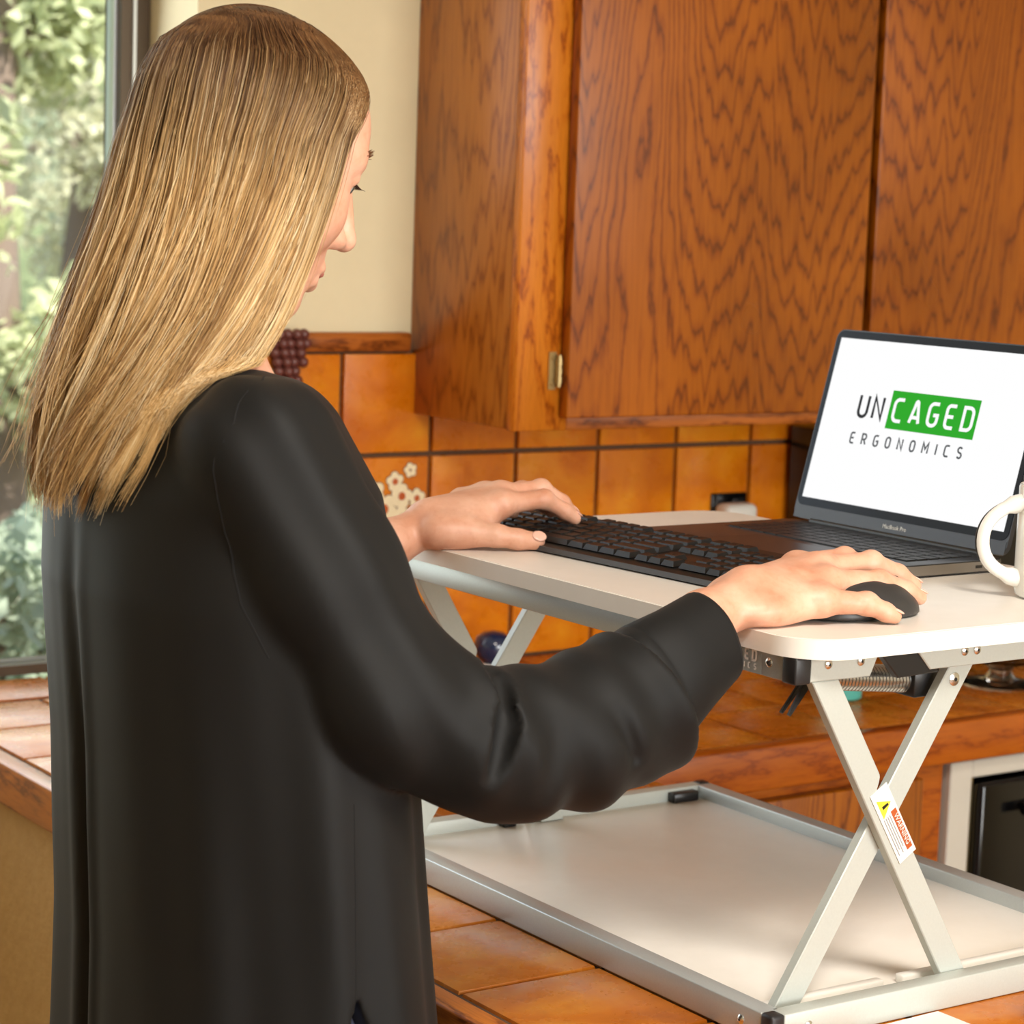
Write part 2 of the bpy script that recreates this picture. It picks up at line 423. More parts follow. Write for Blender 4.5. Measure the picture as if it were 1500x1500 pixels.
def strokes(text, height, gap, width):
    """ribbons in a plane -> list of quads (2D), and total length"""
    x = 0.0; Q = []
    for ch in text:
        for pl in GL[ch]:
            P = [Vector((x + a * height, b_ * height)) for a, b_ in pl]
            P = [p for i, p in enumerate(P) if i == 0 or (p - P[i - 1]).length > 1e-6]
            L = []; R_ = []
            for i, p in enumerate(P):
                d0 = (P[i] - P[i - 1]).normalized() if i else (P[1] - P[0]).normalized()
                d1 = (P[i + 1] - P[i]).normalized() if i < len(P) - 1 else d0
                n0 = Vector((-d0.y, d0.x)); n1 = Vector((-d1.y, d1.x)); m = (n0 + n1)
                m = n0 if m.length < 1e-4 else m.normalized()
                k = min(1.0 / max(m.dot(n0), 0.35), 2.2)
                L.append(p + m * width * .5 * k); R_.append(p - m * width * .5 * k)
            for i in range(len(P) - 1): Q.append((L[i], L[i + 1], R_[i + 1], R_[i]))
        x += GW.get(ch, .56) * height + gap
    return Q, x - gap
def stroke_obj(name, text, origin, ux, uy, un, height, gap, width, mat, parent=None, thick=0.0003, center=False):
    """lettering laid on a surface: origin, unit vectors along and up the text, normal"""
    Q, L = strokes(text, height, gap, width)
    o = Vector(origin); ux = Vector(ux).normalized(); uy = Vector(uy).normalized(); un = Vector(un).normalized()
    if center: o = o - ux * L * .5
    V = []; F = []
    for q in Q:
        b0 = len(V)
        for h in (0.0, thick):
            for c in q: V.append(o + ux * c.x + uy * c.y + un * h)
        F += [(b0 + 4, b0 + 5, b0 + 6, b0 + 7), (b0, b0 + 1, b0 + 5, b0 + 4), (b0 + 2, b0 + 3, b0 + 7, b0 + 6)]
    return mk(name, V, F, mat, parent)
def text_obj(name, body, origin, ux, uy, size, mat, parent=None):
    cu = bpy.data.curves.new('t', 'FONT'); cu.body = body; cu.size = size; cu.align_x = 'CENTER'; cu.align_y = 'CENTER'; cu.resolution_u = 2
    ob = bpy.data.objects.new('t', cu); COL.objects.link(ob)
    dg = bpy.context.evaluated_depsgraph_get(); me = bpy.data.meshes.new_from_object(ob.evaluated_get(dg))
    bpy.data.objects.remove(ob); bpy.data.curves.remove(cu)
    ux = Vector(ux).normalized(); uy = Vector(uy).normalized(); o = Vector(origin) - (wpos(parent) if parent else Vector())
    for v in me.vertices: v.co = o + ux * v.co.x + uy * v.co.y
    me.materials.clear()
    return mkm(name, me, mat, parent)

# ---- signed-distance surfaces, meshed on a sparse grid (naive surface nets)
def smin(a, b_, k):
    h = np.clip(0.5 + 0.5 * (b_ - a) / k, 0, 1)
    return b_ * (1 - h) + a * h - k * h * (1 - h)
def smax(a, b_, k): return -smin(-a, -b_, k)
def d_cap(P, a, b_, ra, rb):
    a = np.asarray(a, float); ab = np.asarray(b_, float) - a; L = ab @ ab + 1e-12
    t = np.clip((P - a) @ ab / L, 0, 1)
    return np.linalg.norm(P - a - t[:, None] * ab, axis=1) - (ra + (rb - ra) * t)
def d_ell(P, c, r, M=None):
    q = P - np.asarray(c, float)
    if M is not None: q = q @ np.asarray(M)      # columns of M = local axes
    r = np.asarray(r, float)
    k0 = np.linalg.norm(q / r, axis=1); k1 = np.linalg.norm(q / (r * r), axis=1) + 1e-9
    return np.where(k0 < 1e-6, -r.min(), k0 * (k0 - 1) / k1)
def surface_nets(sdf, lo, hi, h, B=14, slack=1.6):
    lo = np.asarray(lo, float); hi = np.asarray(hi, float)
    nb = np.ceil((hi - lo) / (h * B)).astype(int)
    g = np.stack(np.meshgrid(*[np.arange(n) for n in nb], indexing='ij'), -1).reshape(-1, 3)
    cen = lo + (g + .5) * B * h
    d = sdf(cen); keep = g[np.abs(d) < B * h * 0.87 * slack]
    loc = np.stack(np.meshgrid(*[np.arange(B + 1)] * 3, indexing='ij'), -1).reshape(-1, 3)
    N = (nb * B + 2).astype(np.int64)
    keys = []; verts = []; edges = [[], [], []]
    E = [((0, 0, 0), (1, 0, 0)), ((0, 1, 0), (1, 1, 0)), ((0, 0, 1), (1, 0, 1)), ((0, 1, 1), (1, 1, 1)),
         ((0, 0, 0), (0, 1, 0)), ((1, 0, 0), (1, 1, 0)), ((0, 0, 1), (0, 1, 1)), ((1, 0, 1), (1, 1, 1)),
         ((0, 0, 0), (0, 0, 1)), ((1, 0, 0), (1, 0, 1)), ((0, 1, 0), (0, 1, 1)), ((1, 1, 0), (1, 1, 1))]
    for blk in keep:
        V = sdf(lo + (blk * B + loc) * h).reshape(B + 1, B + 1, B + 1)
        s = V < 0
        if s.all() or not s.any(): continue
        cs = sum(s[i:i + B, j:j + B, k:k + B].astype(np.int8) for i in (0, 1) for j in (0, 1) for k in (0, 1))
        act = np.argwhere((cs > 0) & (cs < 8))
        if len(act) == 0: continue
        acc = np.zeros((len(act), 3)); cnt = np.zeros(len(act))
        for e0, e1 in E:
            a = V[act[:, 0] + e0[0], act[:, 1] + e0[1], act[:, 2] + e0[2]]; c = V[act[:, 0] + e1[0], act[:, 1] + e1[1], act[:, 2] + e1[2]]
            m = (a < 0) != (c < 0)
            t = np.where(m, a / np.where(m, a - c, 1), 0)
            acc += m[:, None] * (np.array(e0) + t[:, None] * (np.array(e1) - np.array(e0))); cnt += m
        G = (blk * B + act).astype(np.int64)
        keys.append((G[:, 0] * N[1] + G[:, 1]) * N[2] + G[:, 2]); verts.append(lo + (G + acc / cnt[:, None]) * h)
        s0 = s[act[:, 0], act[:, 1], act[:, 2]]
        for ax in range(3):
            o = [0, 0, 0]; o[ax] = 1
            s1 = s[act[:, 0] + o[0], act[:, 1] + o[1], act[:, 2] + o[2]]
            m = s0 != s1
            edges[ax].append(np.concatenate([G[m], s0[m][:, None].astype(np.int64)], 1))
    keys = np.concatenate(keys); verts = np.concatenate(verts)
    order = np.argsort(keys); keys = keys[order]; verts = verts[order]
    F = []
    for ax in range(3):
        e = np.concatenate(edges[ax]); G = e[:, :3]; sg = e[:, 3]
        u = np.zeros(3, np.int64); w = np.zeros(3, np.int64); u[(ax + 1) % 3] = 1; w[(ax + 2) % 3] = 1
        idx = []; ok = np.ones(len(G), bool)
        for off in (-u - w, -w, 0 * u, -u):
            C = G + off; kk = (C[:, 0] * N[1] + C[:, 1]) * N[2] + C[:, 2]
            i = np.clip(np.searchsorted(keys, kk), 0, len(keys) - 1); ok &= keys[i] == kk; idx.append(i)
        q = np.stack(idx, 1)[ok]; sg = sg[ok].astype(bool)
        q[~sg] = q[~sg][:, ::-1]
        F.append(q)
    return verts, np.concatenate(F)
def np_mesh(name, V, F, mat, parent, smooth=True):
    o = wpos(parent); V = np.asarray(V, np.float32) - np.array([o.x, o.y, o.z], np.float32); F = np.asarray(F, np.int32)
    me = bpy.data.meshes.new(name); k = F.shape[1]
    me.vertices.add(len(V)); me.vertices.foreach_set('co', V.ravel())
    me.loops.add(F.size); me.loops.foreach_set('vertex_index', F.ravel())
    me.polygons.add(len(F)); me.polygons.foreach_set('loop_start', np.arange(0, F.size, k, dtype=np.int32))
    me.update(calc_edges=True); me.validate()
    return mkm(name, me, mat, parent, smooth)

# ================================================================== THE ROOM
C = 0.91
def multi_box(name, boxes, mat, parent=None, bevel=0.0):
    bm = bmesh.new()
    for lo, hi in boxes: add_box(bm, lo, hi, bevel)
    return bm_obj(name, bm, mat, parent)
floor = struct(box('floor', (-2.6, -2.6, -0.05), (4.6, 3.12, 0.0), 'floor_wood'))
struct(box('ceiling', (-2.6, -2.6, 2.5), (4.6, 3.12, 2.6), 'ceiling_paint'))
wall_back = struct(multi_box('wall_back', [((-2.6, 2.90, 0), (-0.30, 3.12, 2.5)), ((1.452, 2.90, 0), (4.6, 3.12, 2.5)),
    ((-0.30, 2.90, 2.12), (1.452, 3.12, 2.5)), ((-0.30, 2.90, 0), (1.452, 3.12, 0.886))], 'plaster'))
struct(box('wall_left', (-2.7, -2.6, 0), (-2.6, 3.12, 2.5), 'plaster'))
struct(box('wall_right', (4.6, -2.6, 0), (4.7, 3.12, 2.5), 'plaster'))
struct(multi_box('wall_front', [((-2.6, -2.7, 0), (.4, -2.6, 2.5)), ((3.0, -2.7, 0), (4.6, -2.6, 2.5)),
    ((.4, -2.7, 2.3), (3.0, -2.6, 2.5)), ((.4, -2.7, 0), (3.0, -2.6, 0.8))], 'plaster'))
# windows
def window(name, x0, x1, z0, z1, y0, y1, mull):
    f = 0.043
    w = struct(multi_box(name, [((x0, y0, z0), (x0 + f, y1, z1)), ((x1 - f, y0, z0), (x1, y1, z1)), ((x0 + f, y0, z1 - f), (x1 - f, y1, z1)), ((x0 + f, y0, z0), (x1 - f, y1, z0 + 0.014))], 'bronze_frame'))
    ym = (y0 + y1) / 2
    multi_box('sash_bead', [((x0 + f, ym - .012, z0 + .014), (x0 + f + .004, ym + .012, z1 - f)), ((x1 - f - .004, ym - .012, z0 + .014), (x1 - f, ym + .012, z1 - f))], 'alloy_edge', w)
    box('sash_groove', (x1 - f * .62, y0 - .004, z0 + .014), (x1 - f * .5, y0, z1), 'alloy_edge', w)
    xs = [x0 + f] + mull + [x1 - f]
    for a, b_ in zip(xs[:-1], xs[1:]):
        box('pane', (a + .002, ym - .003, z0 + .014), (b_ - .002, ym + .003, z1 - f), 'pane_glass', w)
    for m in mull: box('mullion', (m - .02, y0, z0 + .014), (m + .02, y1, z1 - f), 'bronze_frame', w)
    return w
window('window_1', -0.295, 1.450, 0.913, 2.115, 3.045, 3.10, [0.25])
window('window_2', .405, 2.995, 0.805, 2.295, -2.68, -2.63, [1.7])
# backsplash tiles, each its own piece
gx = [1.456, 1.5293] + [1.6828 + 0.1535 * k for k in range(10)]
gz = [C, 1.0685, 1.2265, 1.3775]
g = 0.0035
box('grout_bed', (1.456, 2.893, C - .02), (3.06, 2.90, 1.378), 'grout', wall_back)
def tile_mesh(w, d, t, mat, bev=0.0035):
    bm = bmesh.new(); add_box(bm, (-w / 2, -d / 2, 0), (w / 2, d / 2, t))
    top = [e for e in bm.edges if all(v.co.z > t - 1e-6 for v in e.verts)]
    bmesh.ops.bevel(bm, geom=top, offset=bev, segments=2, affect='EDGES', profile=0.6)
    bmesh.ops.recalc_face_normals(bm, faces=bm.faces)
    me = bpy.data.meshes.new('tile'); bm.to_mesh(me); bm.free(); me.materials.append(MATS[mat])
    me.polygons.foreach_set('use_smooth', [True] * len(me.polygons)); me.set_sharp_from_angle(angle=math.radians(45))
    return me
_tc = {}
def tile(name, x0, x1, y0, y1, t, mat, parent, place):
    k = (round(x1 - x0, 4), round(y1 - y0, 4), mat)
    if k not in _tc: _tc[k] = tile_mesh(x1 - x0, y1 - y0, t, mat)
    o = bpy.data.objects.new(name, _tc[k]); COL.objects.link(o); o.parent = parent
    place(o, (x0 + x1) / 2, (y0 + y1) / 2)
    return o
def on_wall(o, a, b_):
    o.location = Vector((a, 2.893, b_)); o.rotation_euler = (math.pi / 2, 0, 0)
decor = None
for i in range(len(gx) - 1):
    for j in range(3):
        if gx[i] > 2.6 and j == 2: continue
        t = tile('backsplash_tile', gx[i] + g, gx[i + 1] - g, gz[j] + g, gz[j + 1] - g, 0.009, 'wall_tile', wall_back, on_wall)
        if i == 2 and j == 1: decor = t
# painted blossoms on one tile (flat relief on that tile, in its local frame: x along wall, y up, z out)
def flower(cx, cy, r, rot, heart=True):
    parts = []
    for k in range(5):
        a = rot + k * 2 * math.pi / 5
        parts.append((cx + r * .62 * math.cos(a), cy + r * .62 * math.sin(a), r * .46))
    return parts
fl = [(-.030, .036, .016), (-.012, .012, .019), (.018, .030, .015), (.020, -.002, .016), (-.030, -.010, .016), (-.004, -.026, .018), (.044, .026, .012), (.046, -.010, .011),
      (.036, -.030, .013), (-.032, -.044, .017), (.006, .052, .012), (.032, .068, .009), (.014, -.052, .014), (-.052, -.030, .014), (-.050, .016, .010)]
def discs(lst, z, n=10):
    V = []; F = []
    for cx, cy, r in lst:
        b0 = len(V); V.append((cx, cy, z + .0006))
        for k in range(n): V.append((cx + r * math.cos(2 * math.pi * k / n), cy + r * math.sin(2 * math.pi * k / n), z))
        for k in range(n): F.append((b0, b0 + 1 + k, b0 + 1 + (k + 1) % n))
    return V, F
for cx, cy, r in fl:
    rot = random.random() * 6
    r *= 1.15
    P = flower(cx + .010, cy - .012, r, rot)
    V, F = discs([(a, b_, c + .0013) for a, b_, c in P], .0092); mk('blossom_outline', V, F, 'petal_line', decor, local=True)
    V, F = discs(P, .0098); mk('blossom', V, F, 'petal_cream', decor, local=True)
    if r > .0125:
        V, F = discs([(cx + .010, cy - .012, r * .36)], .0106); mk('blossom_heart', V, F, 'petal_heart', decor, local=True)
for cx, cy, a in ((-.046, .034, 2.0), (-.040, .0, 2.6), (.052, .006, .3)):
    V = [(cx + .012 + .028 * t * math.cos(a) - w * math.sin(a), cy - .012 + .028 * t * math.sin(a) + w * math.cos(a), .0091) for t, w in ((0, 0), (.4, .009), (1, 0), (.4, -.009))]
    mk('painted_leaf', V, [(0, 1, 2, 3)], 'decor_leaf', decor, local=True)
box('cap_strip', (1.456, 2.876, 1.378), (1.7935, 2.90, 1.405), 'oak_rail', wall_back, .003)
# grape plaque on the backsplash
gp = empty('grape_plaque', (1.575, 2.884, 1.345), 'small brown grape cluster ornament with cream leaf hung on backsplash', 'ornament')
k = 0
for row, (n, z) in enumerate(((5, .058), (5, .045), (4, .032), (4, .019), (3, .006), (3, -.007), (2, -.02), (2, -.033), (1, -.044))):
    for i in range(n):
        x = (i - (n - 1) / 2) * .013 + .004 * (row % 2) + .012
        V, F = [], []
        bm = bmesh.new(); bmesh.ops.create_icosphere(bm, subdivisions=2, radius=.0082)
        bmesh.ops.translate(bm, verts=bm.verts, vec=(x, -.009 - .004 * (i % 2), z))
        bm_obj('grape', bm, 'grape_brown', gp, True, True)
prism('leaf', [(-.036, -.046), (-.012, -.050), (.002, -.03), (-.004, .0), (-.016, .016), (-.036, .012), (-.044, -.012)], 'y', -.008, .0, 'leaf_cream', gp, .001, local=True)

# ================================================================== UPPER CABINET
uc = empty('upper_cabinet', (2.4, 2.76, 1.285), 'wall hung oak cabinet with two flat grained doors', 'cabinet')
YF = 2.6235
box('side_panel', (1.805, YF + .019, 1.287), (1.823, 2.899, 2.30), 'oak_side', uc, .001)
box('side_panel', (3.242, YF + .019, 1.287), (3.26, 2.899, 2.30), 'oak_side', uc, .001)
box('bottom_panel', (1.823, YF + .019, 1.300), (3.242, 2.899, 1.314), 'oak_rail', uc)
box('top_panel', (1.823, YF + .019, 2.286), (3.242, 2.899, 2.30), 'oak_rail', uc)
box('back_panel', (1.823, 2.888, 1.314), (3.242, 2.899, 2.286), 'oak_side', uc)
box('stile', (1.804, YF, 1.285), (1.892, YF + .019, 2.30), 'oak_stile', uc, .0015)
box('stile', (3.172, YF, 1.285), (3.26, YF + .019, 2.30), 'oak_stile', uc, .0015)
box('bottom_rail', (1.892, YF + .0005, 1.285), (3.172, YF + .019, 1.325), 'oak_rail', uc, .0015)
box('top_rail', (1.892, YF + .0005, 2.26), (3.172, YF + .019, 2.30), 'oak_rail', uc, .0015)
d1 = box('door', (1.8775, YF - .0215, 1.3035), (2.4195, YF - .0015, 2.285), 'oak_door', uc, .0025, 2)
d2 = box('door', (2.4345, YF - .0215, 1.3035), (3.186, YF - .0015, 2.285), 'oak_door', uc, .0025, 2)
def hinge(door, x, z):
    h = box('hinge', (x - .020, YF - .0025, z - .026), (x - .008, YF - .0003, z + .026), 'brass', door)
    tube('pin', [(x - .006, YF - .007, z - .022), (x - .006, YF - .007, z + .022)], .0042, 'brass', door, 10)
    for dz in (-.012, .0, .012):
        tube('knuckle', [(x - .006, YF - .007, z + dz - .0045), (x - .006, YF - .007, z + dz + .0045)], .0056, 'brass', door, 10)
    for dz in (-.018, .018):
        tube('screw', [(x - .014, YF - .0026, z + dz), (x - .014, YF - .0042, z + dz)], [.0032, .002], 'brass', door, 8)
hinge(d1, 1.8775, 1.368); hinge(d1, 1.8775, 2.20)

# ================================================================== COUNTERS
wt = empty('tiled_worktop', (1.37, 1.9, C), 'brown glazed tile worktop with wooden edge running from window round the corner', 'worktop')
multi_box('grout_bed', [((1.075, .976, .880), (1.68, 2.9, .9065)), ((1.68, 2.2605, .880), (3.30, 2.892, .9065))], 'grout', wt)
def flat(o, a, b_): o.location = Vector((a, b_, .9035)) - wpos(wt)
box('sill_bed', (-.29, 2.9, .886), (1.448, 3.04, .9065), 'grout', wall_back)
def flat_sill(o, a, b_): o.location = Vector((a, b_, .9035))
for k in range(9):
    x1 = 1.450 - .1535 * k; tile('sill_tile', x1 - .1535 + .003, x1 - .003, 2.913, 3.037, .0067, 'counter_tile', wall_back, flat_sill)
gy = [3.04] + [2.9108 - .1607 * k for k in range(13)]
gxp = [1.079, 1.2325, 1.386, 1.5395, 1.684]
for j in range(len(gy) - 1):
    for i in range(4):
        y1, y0 = gy[j], max(gy[j + 1], .976)
        if y1 - y0 < .03: continue
        x0, x1 = gxp[i], gxp[i + 1]
        if j == 0: continue
        if j == 1: y1 = 2.899
        tile('worktop_tile', x0 + .003, x1 - .003, y0 + .003, min(y1, 3.038) - .003, .0067, 'counter_tile', wt, flat)
gxb = [1.684 + .1535 * k for k in range(11)]
gyb = [2.2635, 2.428, 2.589, 2.7495, 2.886]
for i in range(10):
    for j in range(4):
        tile('worktop_tile', gxb[i] + .003, gxb[i + 1] - .003, gyb[j] + .003, gyb[j + 1] - .003, .0067, 'counter_tile', wt, flat)
box('wood_edge', (1.049, .950, .859), (1.075, 2.898, .9105), 'oak_edge_y', wt, .003, 2)
box('wood_edge', (1.0755, .950, .859), (1.706, .975, .9105), 'oak_edge_x', wt, .003, 2)
box('wood_edge', (1.681, .9755, .859), (1.706, 2.2325, .9105), 'oak_edge_y', wt, .003, 2)
box('wood_edge', (1.681, 2.2335, .853), (3.30, 2.260, .9105), 'oak_edge_x', wt, .003, 2)
struct(box('wall_peninsula', (1.078, .98, 0.0), (1.19, 2.898, .879), 'stucco'))
pc = empty('peninsula_cabinet', (1.43, 1.6, 0), 'oak cabinet under the tiled peninsula behind stucco half wall', 'cabinet')
box('carcass', (1.192, .98, .10), (1.66, 2.24, .879), 'oak_side', pc)
box('plinth', (1.20, .99, .0), (1.60, 2.23, .10), 'oak_rail', pc)
for k in range(3):
    y = 1.0 + k * .41
    d = box('door', (1.6605, y, .14), (1.679, y + .39, .84), 'oak_door', pc, .002)
    tube('knob', [(1.679, y + .34, .72), (1.70, y + .34, .72)], [.006, .012], 'brass', d, 12)
bc = empty('base_cabinet', (2.0, 2.58, 0), 'dark oak base cabinet below the tiled counter beside black oven', 'cabinet')
YB = 2.27
box('carcass', (1.70, YB + .02, .10), (2.305, 2.895, .879), 'oak_side', bc)
box('plinth', (1.70, YB + .07, .0), (2.305, 2.88, .0995), 'oak_rail', bc)
box('face_frame', (1.70, YB, .10), (2.305, YB + .0195, .8525), 'oak_edge_x', bc)
for x0, x1 in ((1.735, 1.925), (1.955, 2.252)):
    d = box('door', (x0, YB - .019, .135), (x1, YB - .0005, .832), 'oak_door', bc, .003, 2)
    tube('knob', [(x1 - .03, YB - .019, .60), (x1 - .03, YB - .04, .60)], [.006, .013], 'brass', d, 12)
ov = empty('oven', (2.61, 2.58, 0), 'black glass fronted oven in cream frame set into base cabinets', 'oven')
box('body', (2.310, YB + .02, .02), (2.925, 2.89, .845), 'appliance_black', ov)
multi_box('frame', [((2.310, YB - .012, .03), (2.352, YB + .0195, .845)), ((2.898, YB - .012, .03), (2.925, YB + .0195, .845)), ((2.352, YB - .012, .820), (2.898, YB + .0195, .845))], 'appliance_white', ov, .002)
multi_box('trim', [((2.3525, YB - .004, .06), (2.362, YB + .0195, .8195))], 'brass', ov)
dr = box('door', (2.363, YB - .022, .08), (2.897, YB - .001, .812), 'black_gloss', ov, .006, 2)
tube('handle', [(2.42, YB - .048, .775), (2.85, YB - .048, .775)], .008, 'appliance_black', dr, 10)
for x in (2.44, 2.83): tube('handle_post', [(x, YB - .022, .775), (x, YB - .048, .775)], .006, 'appliance_black', dr, 8)
eb = empty('base_cabinet', (3.11, 2.58, 0), 'narrow oak base cabinet on the far side of the oven', 'cabinet')
box('carcass', (2.945, YB + .02, .10), (3.29, 2.895, .879), 'oak_side', eb)
box('plinth', (2.945, YB + .07, .0), (3.29, 2.88, .0995), 'oak_rail', eb)
d = box('door', (2.96, YB, .135), (3.28, YB + .0195, .832), 'oak_door', eb, .003, 2)
tube('knob', [(3.0, YB, .60), (3.0, YB - .02, .60)], [.006, .013], 'brass', d, 12)
# microwave under the cabinet
mw = empty('microwave', (2.80, 2.72, C), 'black microwave standing on counter under the oak cabinet', 'microwave')
box('body', (2.522, 2.560, C + .008), (3.05, 2.87, C + .345), 'appliance_black', mw, .004, 2)
md = box('door', (2.525, 2.548, C + .014), (2.90, 2.5595, C + .338), 'black_gloss', mw, .003, 2)
tube('handle', [(2.885, 2.53, C + .05), (2.885, 2.53, C + .30)], .007, 'appliance_black', md, 8)
box('control_panel', (2.905, 2.550, C + .014), (3.045, 2.5595, C + .338), 'black_plastic', mw, .002)
for x in (2.55, 3.02):
    for y in (2.59, 2.84): tube('foot', [(x, y, C + .0002), (x, y, C + .0085)], .012, 'black_plastic', mw, 10)

# ================================================================== SMALL THINGS ON WALL AND COUNTER
wo_ = empty('wall_outlet', (2.405, 2.884, 1.125), 'black outlet plate on the orange tile backsplash', 'outlet')
box('plate', (2.370, 2.879, 1.095), (2.443, 2.884, 1.147), 'black_gloss', wo_, .002, 2)
for x in (2.388, 2.425): box('socket', (x - .012, 2.8775, 1.105), (x + .012, 2.8792, 1.137), 'black_plastic', wo_, .0008)
pl = empty('plug_adapter', (2.405, 2.86, 1.10), 'white plug adapter pushed into the black wall outlet', 'plug')
box('body', (2.372, 2.838, 1.084), (2.436, 2.8772, 1.133), 'plug_white', pl, .011, 4)
tube('cable', [(2.405, 2.85, 1.085), (2.41, 2.85, 1.03), (2.43, 2.86, .96), (2.46, 2.84, .9155), (2.50, 2.80, .9145)], .003, 'plug_white', pl, 8)

tc = empty('teal_cup', (2.252, 2.428, C), 'teal ceramic cup on back counter behind the desk frame', 'cup')
lathe('body', [(.0, .0006), (.026, .0006), (.030, .004), (.036, .10), (.033, .10), (.027, .008), (.0, .007)], (2.252, 2.428, C), 'teal_ceramic', tc, 28)
gj = empty('glass_bowl', (2.545, 2.40, C), 'clear footed glass bowl standing on the back counter', 'bowl')
lathe('bowl', [(.0, .0006), (.058, .0006), (.060, .004), (.022, .012), (.016, .022), (.022, .030), (.058, .040), (.078, .062), (.084, .090), (.081, .090), (.074, .064), (.055, .044), (.0, .034)], (2.545, 2.40, C), 'clear_glass', gj, 36)
bl = empty('glass_ornament', (1.885, 2.775, C), 'dark blue round glass bottle standing against the backsplash', 'bottle')
lathe('body', [(.0, .0006), (.018, .0006), (.021, .004), (.020, .010), (.012, .016), (.016, .020), (.026, .032), (.029, .045), (.025, .058), (.014, .065), (.0, .067)], (1.885, 2.775, C), 'blue_glass', bl, 28)
lathe('band', [(.0125, .0125), (.0165, .0140), (.0165, .0180), (.0145, .0195)], (1.885, 2.775, C), 'ceramic_white', bl, 24)
cd = box('paper_card', (-.045, -.03, 0), (.045, .03, .0012), 'paper')
cd.location = (1.372, 1.3515, C + .0004); cd.rotation_euler = (0, 0, math.radians(2)); tag(cd, 'white paper card lying on worktop by the frame corner', 'card')

# ================================================================== DESK CONVERTER
D = empty('desk_converter', (1.46, 1.72, C), 'white standing desk converter with silver scissor legs on the tiled worktop', 'desk')
BX0, BX1, BY0, BY1 = 1.2290, 1.6920, 1.3856, 2.0500
z0, z1 = C + .0008, C + .0265
rt = .020
def screw(x, y, z, n, r=.0042, parent=D, name='rivet', mat='rivet_metal'):
    n = Vector(n); p = Vector((x, y, z))
    o = tube(name, [p - n * .001, p + n * .0008, p + n * .0022], [r, r, r * .55], mat, parent, 14)
    tube('hex_recess', [p + n * .0022, p + n * .00235], r * .32, 'black_plastic', o, 6)
    return o
cap = .014
box('base_rail', (BX0, BY0 + cap, z0), (BX0 + rt, BY1 - cap, z1), 'anodised_rail', D, .0012, 2)
box('base_rail', (BX1 - rt, BY0 + cap, z0), (BX1, BY1 - cap, z1), 'anodised_rail', D, .0012, 2)
box('base_rail', (BX0 + cap, BY0, z0), (BX1 - cap, BY0 + .0178, z1), 'silver_paint', D, .0012, 2)
box('base_rail', (BX0 + cap, BY1 - .018, z0), (BX1 - cap, BY1, z1), 'silver_paint', D, .0012, 2)
for x, sx in ((BX0, 1), (BX1, -1)):
    for y, sy in ((BY0, 1), (BY1, -1)):
        a = (min(x - sx * .0012, x + sx * cap), min(y - sy * .0012, y + sy * cap), z0 - .0004); b_ = (max(x - sx * .0012, x + sx * cap), max(y - sy * .0012, y + sy * cap), z1 + .001)
        box('corner_cap', a, b_, 'cap_plastic', D, .003, 3)
box('base_board', (BX0 + rt - .002, BY0 + .016, C + .003), (BX1 - rt + .002, BY1 - .016, C + .0125), 'white_laminate', D, .001)
# slide track along both short rails, with the slot the roller runs in
for y0, y1 in ((BY0 + .0400, BY0 + .050),):
    box('slide_track', (BX0 + .021, y0, C + .0126), (1.392, y1, C + .0205), 'white_edge', D, .001)
    box('slide_track', (1.414, y0, C + .0126), (BX1 - .021, y1, C + .0205), 'white_edge', D, .001)
for x0, x1 in ((1.395, 1.411), (1.628, 1.664)):
    box('stop_block', (x0, BY1 - .0300, C + .0126), (x1, BY1 - .0182, C + .0235), 'black_plastic', D, .001)
screw(BX0 - .0, 1.424, C + .0135, (-1, 0, 0)); screw(BX0 + .040, BY0, C + .0135, (0, -1, 0)); screw(1.43, BY1 - .018, C + .0165, (0, -1, 0), .006)
# top frame
TX0, TX1, TY0, TY1 = 1.2520, 1.7150, 1.4040, 2.0315
q0, q1 = C + .2985, C + .3200
tc_ = .016
box('top_rail', (TX0, TY0 + tc_, q0), (TX0 + .018, TY1 - tc_, q1), 'anodised_rail', D, .001, 2)
box('top_rail', (TX1 - .018, TY0 + tc_, q0), (TX1, TY1 - tc_, q1), 'anodised_rail', D, .001, 2)
for sy, ya, yb in ((1, TY0, TY0 + .013), (-1, TY1 - .013, TY1)):
    prism('top_rail', [(TX0 + tc_, q0), (1.335, q0), (1.345, q1), (TX0 + tc_, q1)], 'y', ya, yb, 'silver_paint', D, .0008)
    prism('top_rail', [(1.404, q0), (TX1 - tc_, q0), (TX1 - tc_, q1), (1.384, q1)], 'y', ya, yb, 'silver_paint', D, .0008)
for x, sx in ((TX0, 1), (TX1, -1)):
    for y, sy in ((TY0, 1), (TY1, -1)):
        a = (min(x - sx * .0015, x + sx * tc_), min(y - sy * .0015, y + sy * tc_), q0 - .001); b_ = (max(x - sx * .0015, x + sx * tc_), max(y - sy * .0015, y + sy * tc_), q1)
        box('corner_cap', a, b_, 'cap_plastic', D, .002, 2)
SX0, SX1, SY0, SY1 = 1.2445, 1.7350, 1.3800, 2.0950
prism('top_board', rounded_rect(SX0, SY0, SX1, SY1, .05, 12), 'z', C + .3202, C + .3365, 'white_edge', D, .0022, 3)
prism('board_surface', rounded_rect(SX0 + .0035, SY0 + .0035, SX1 - .0035, SY1 - .0035, .0465, 12), 'z', C + .3364, C + .3368, 'white_laminate', D)
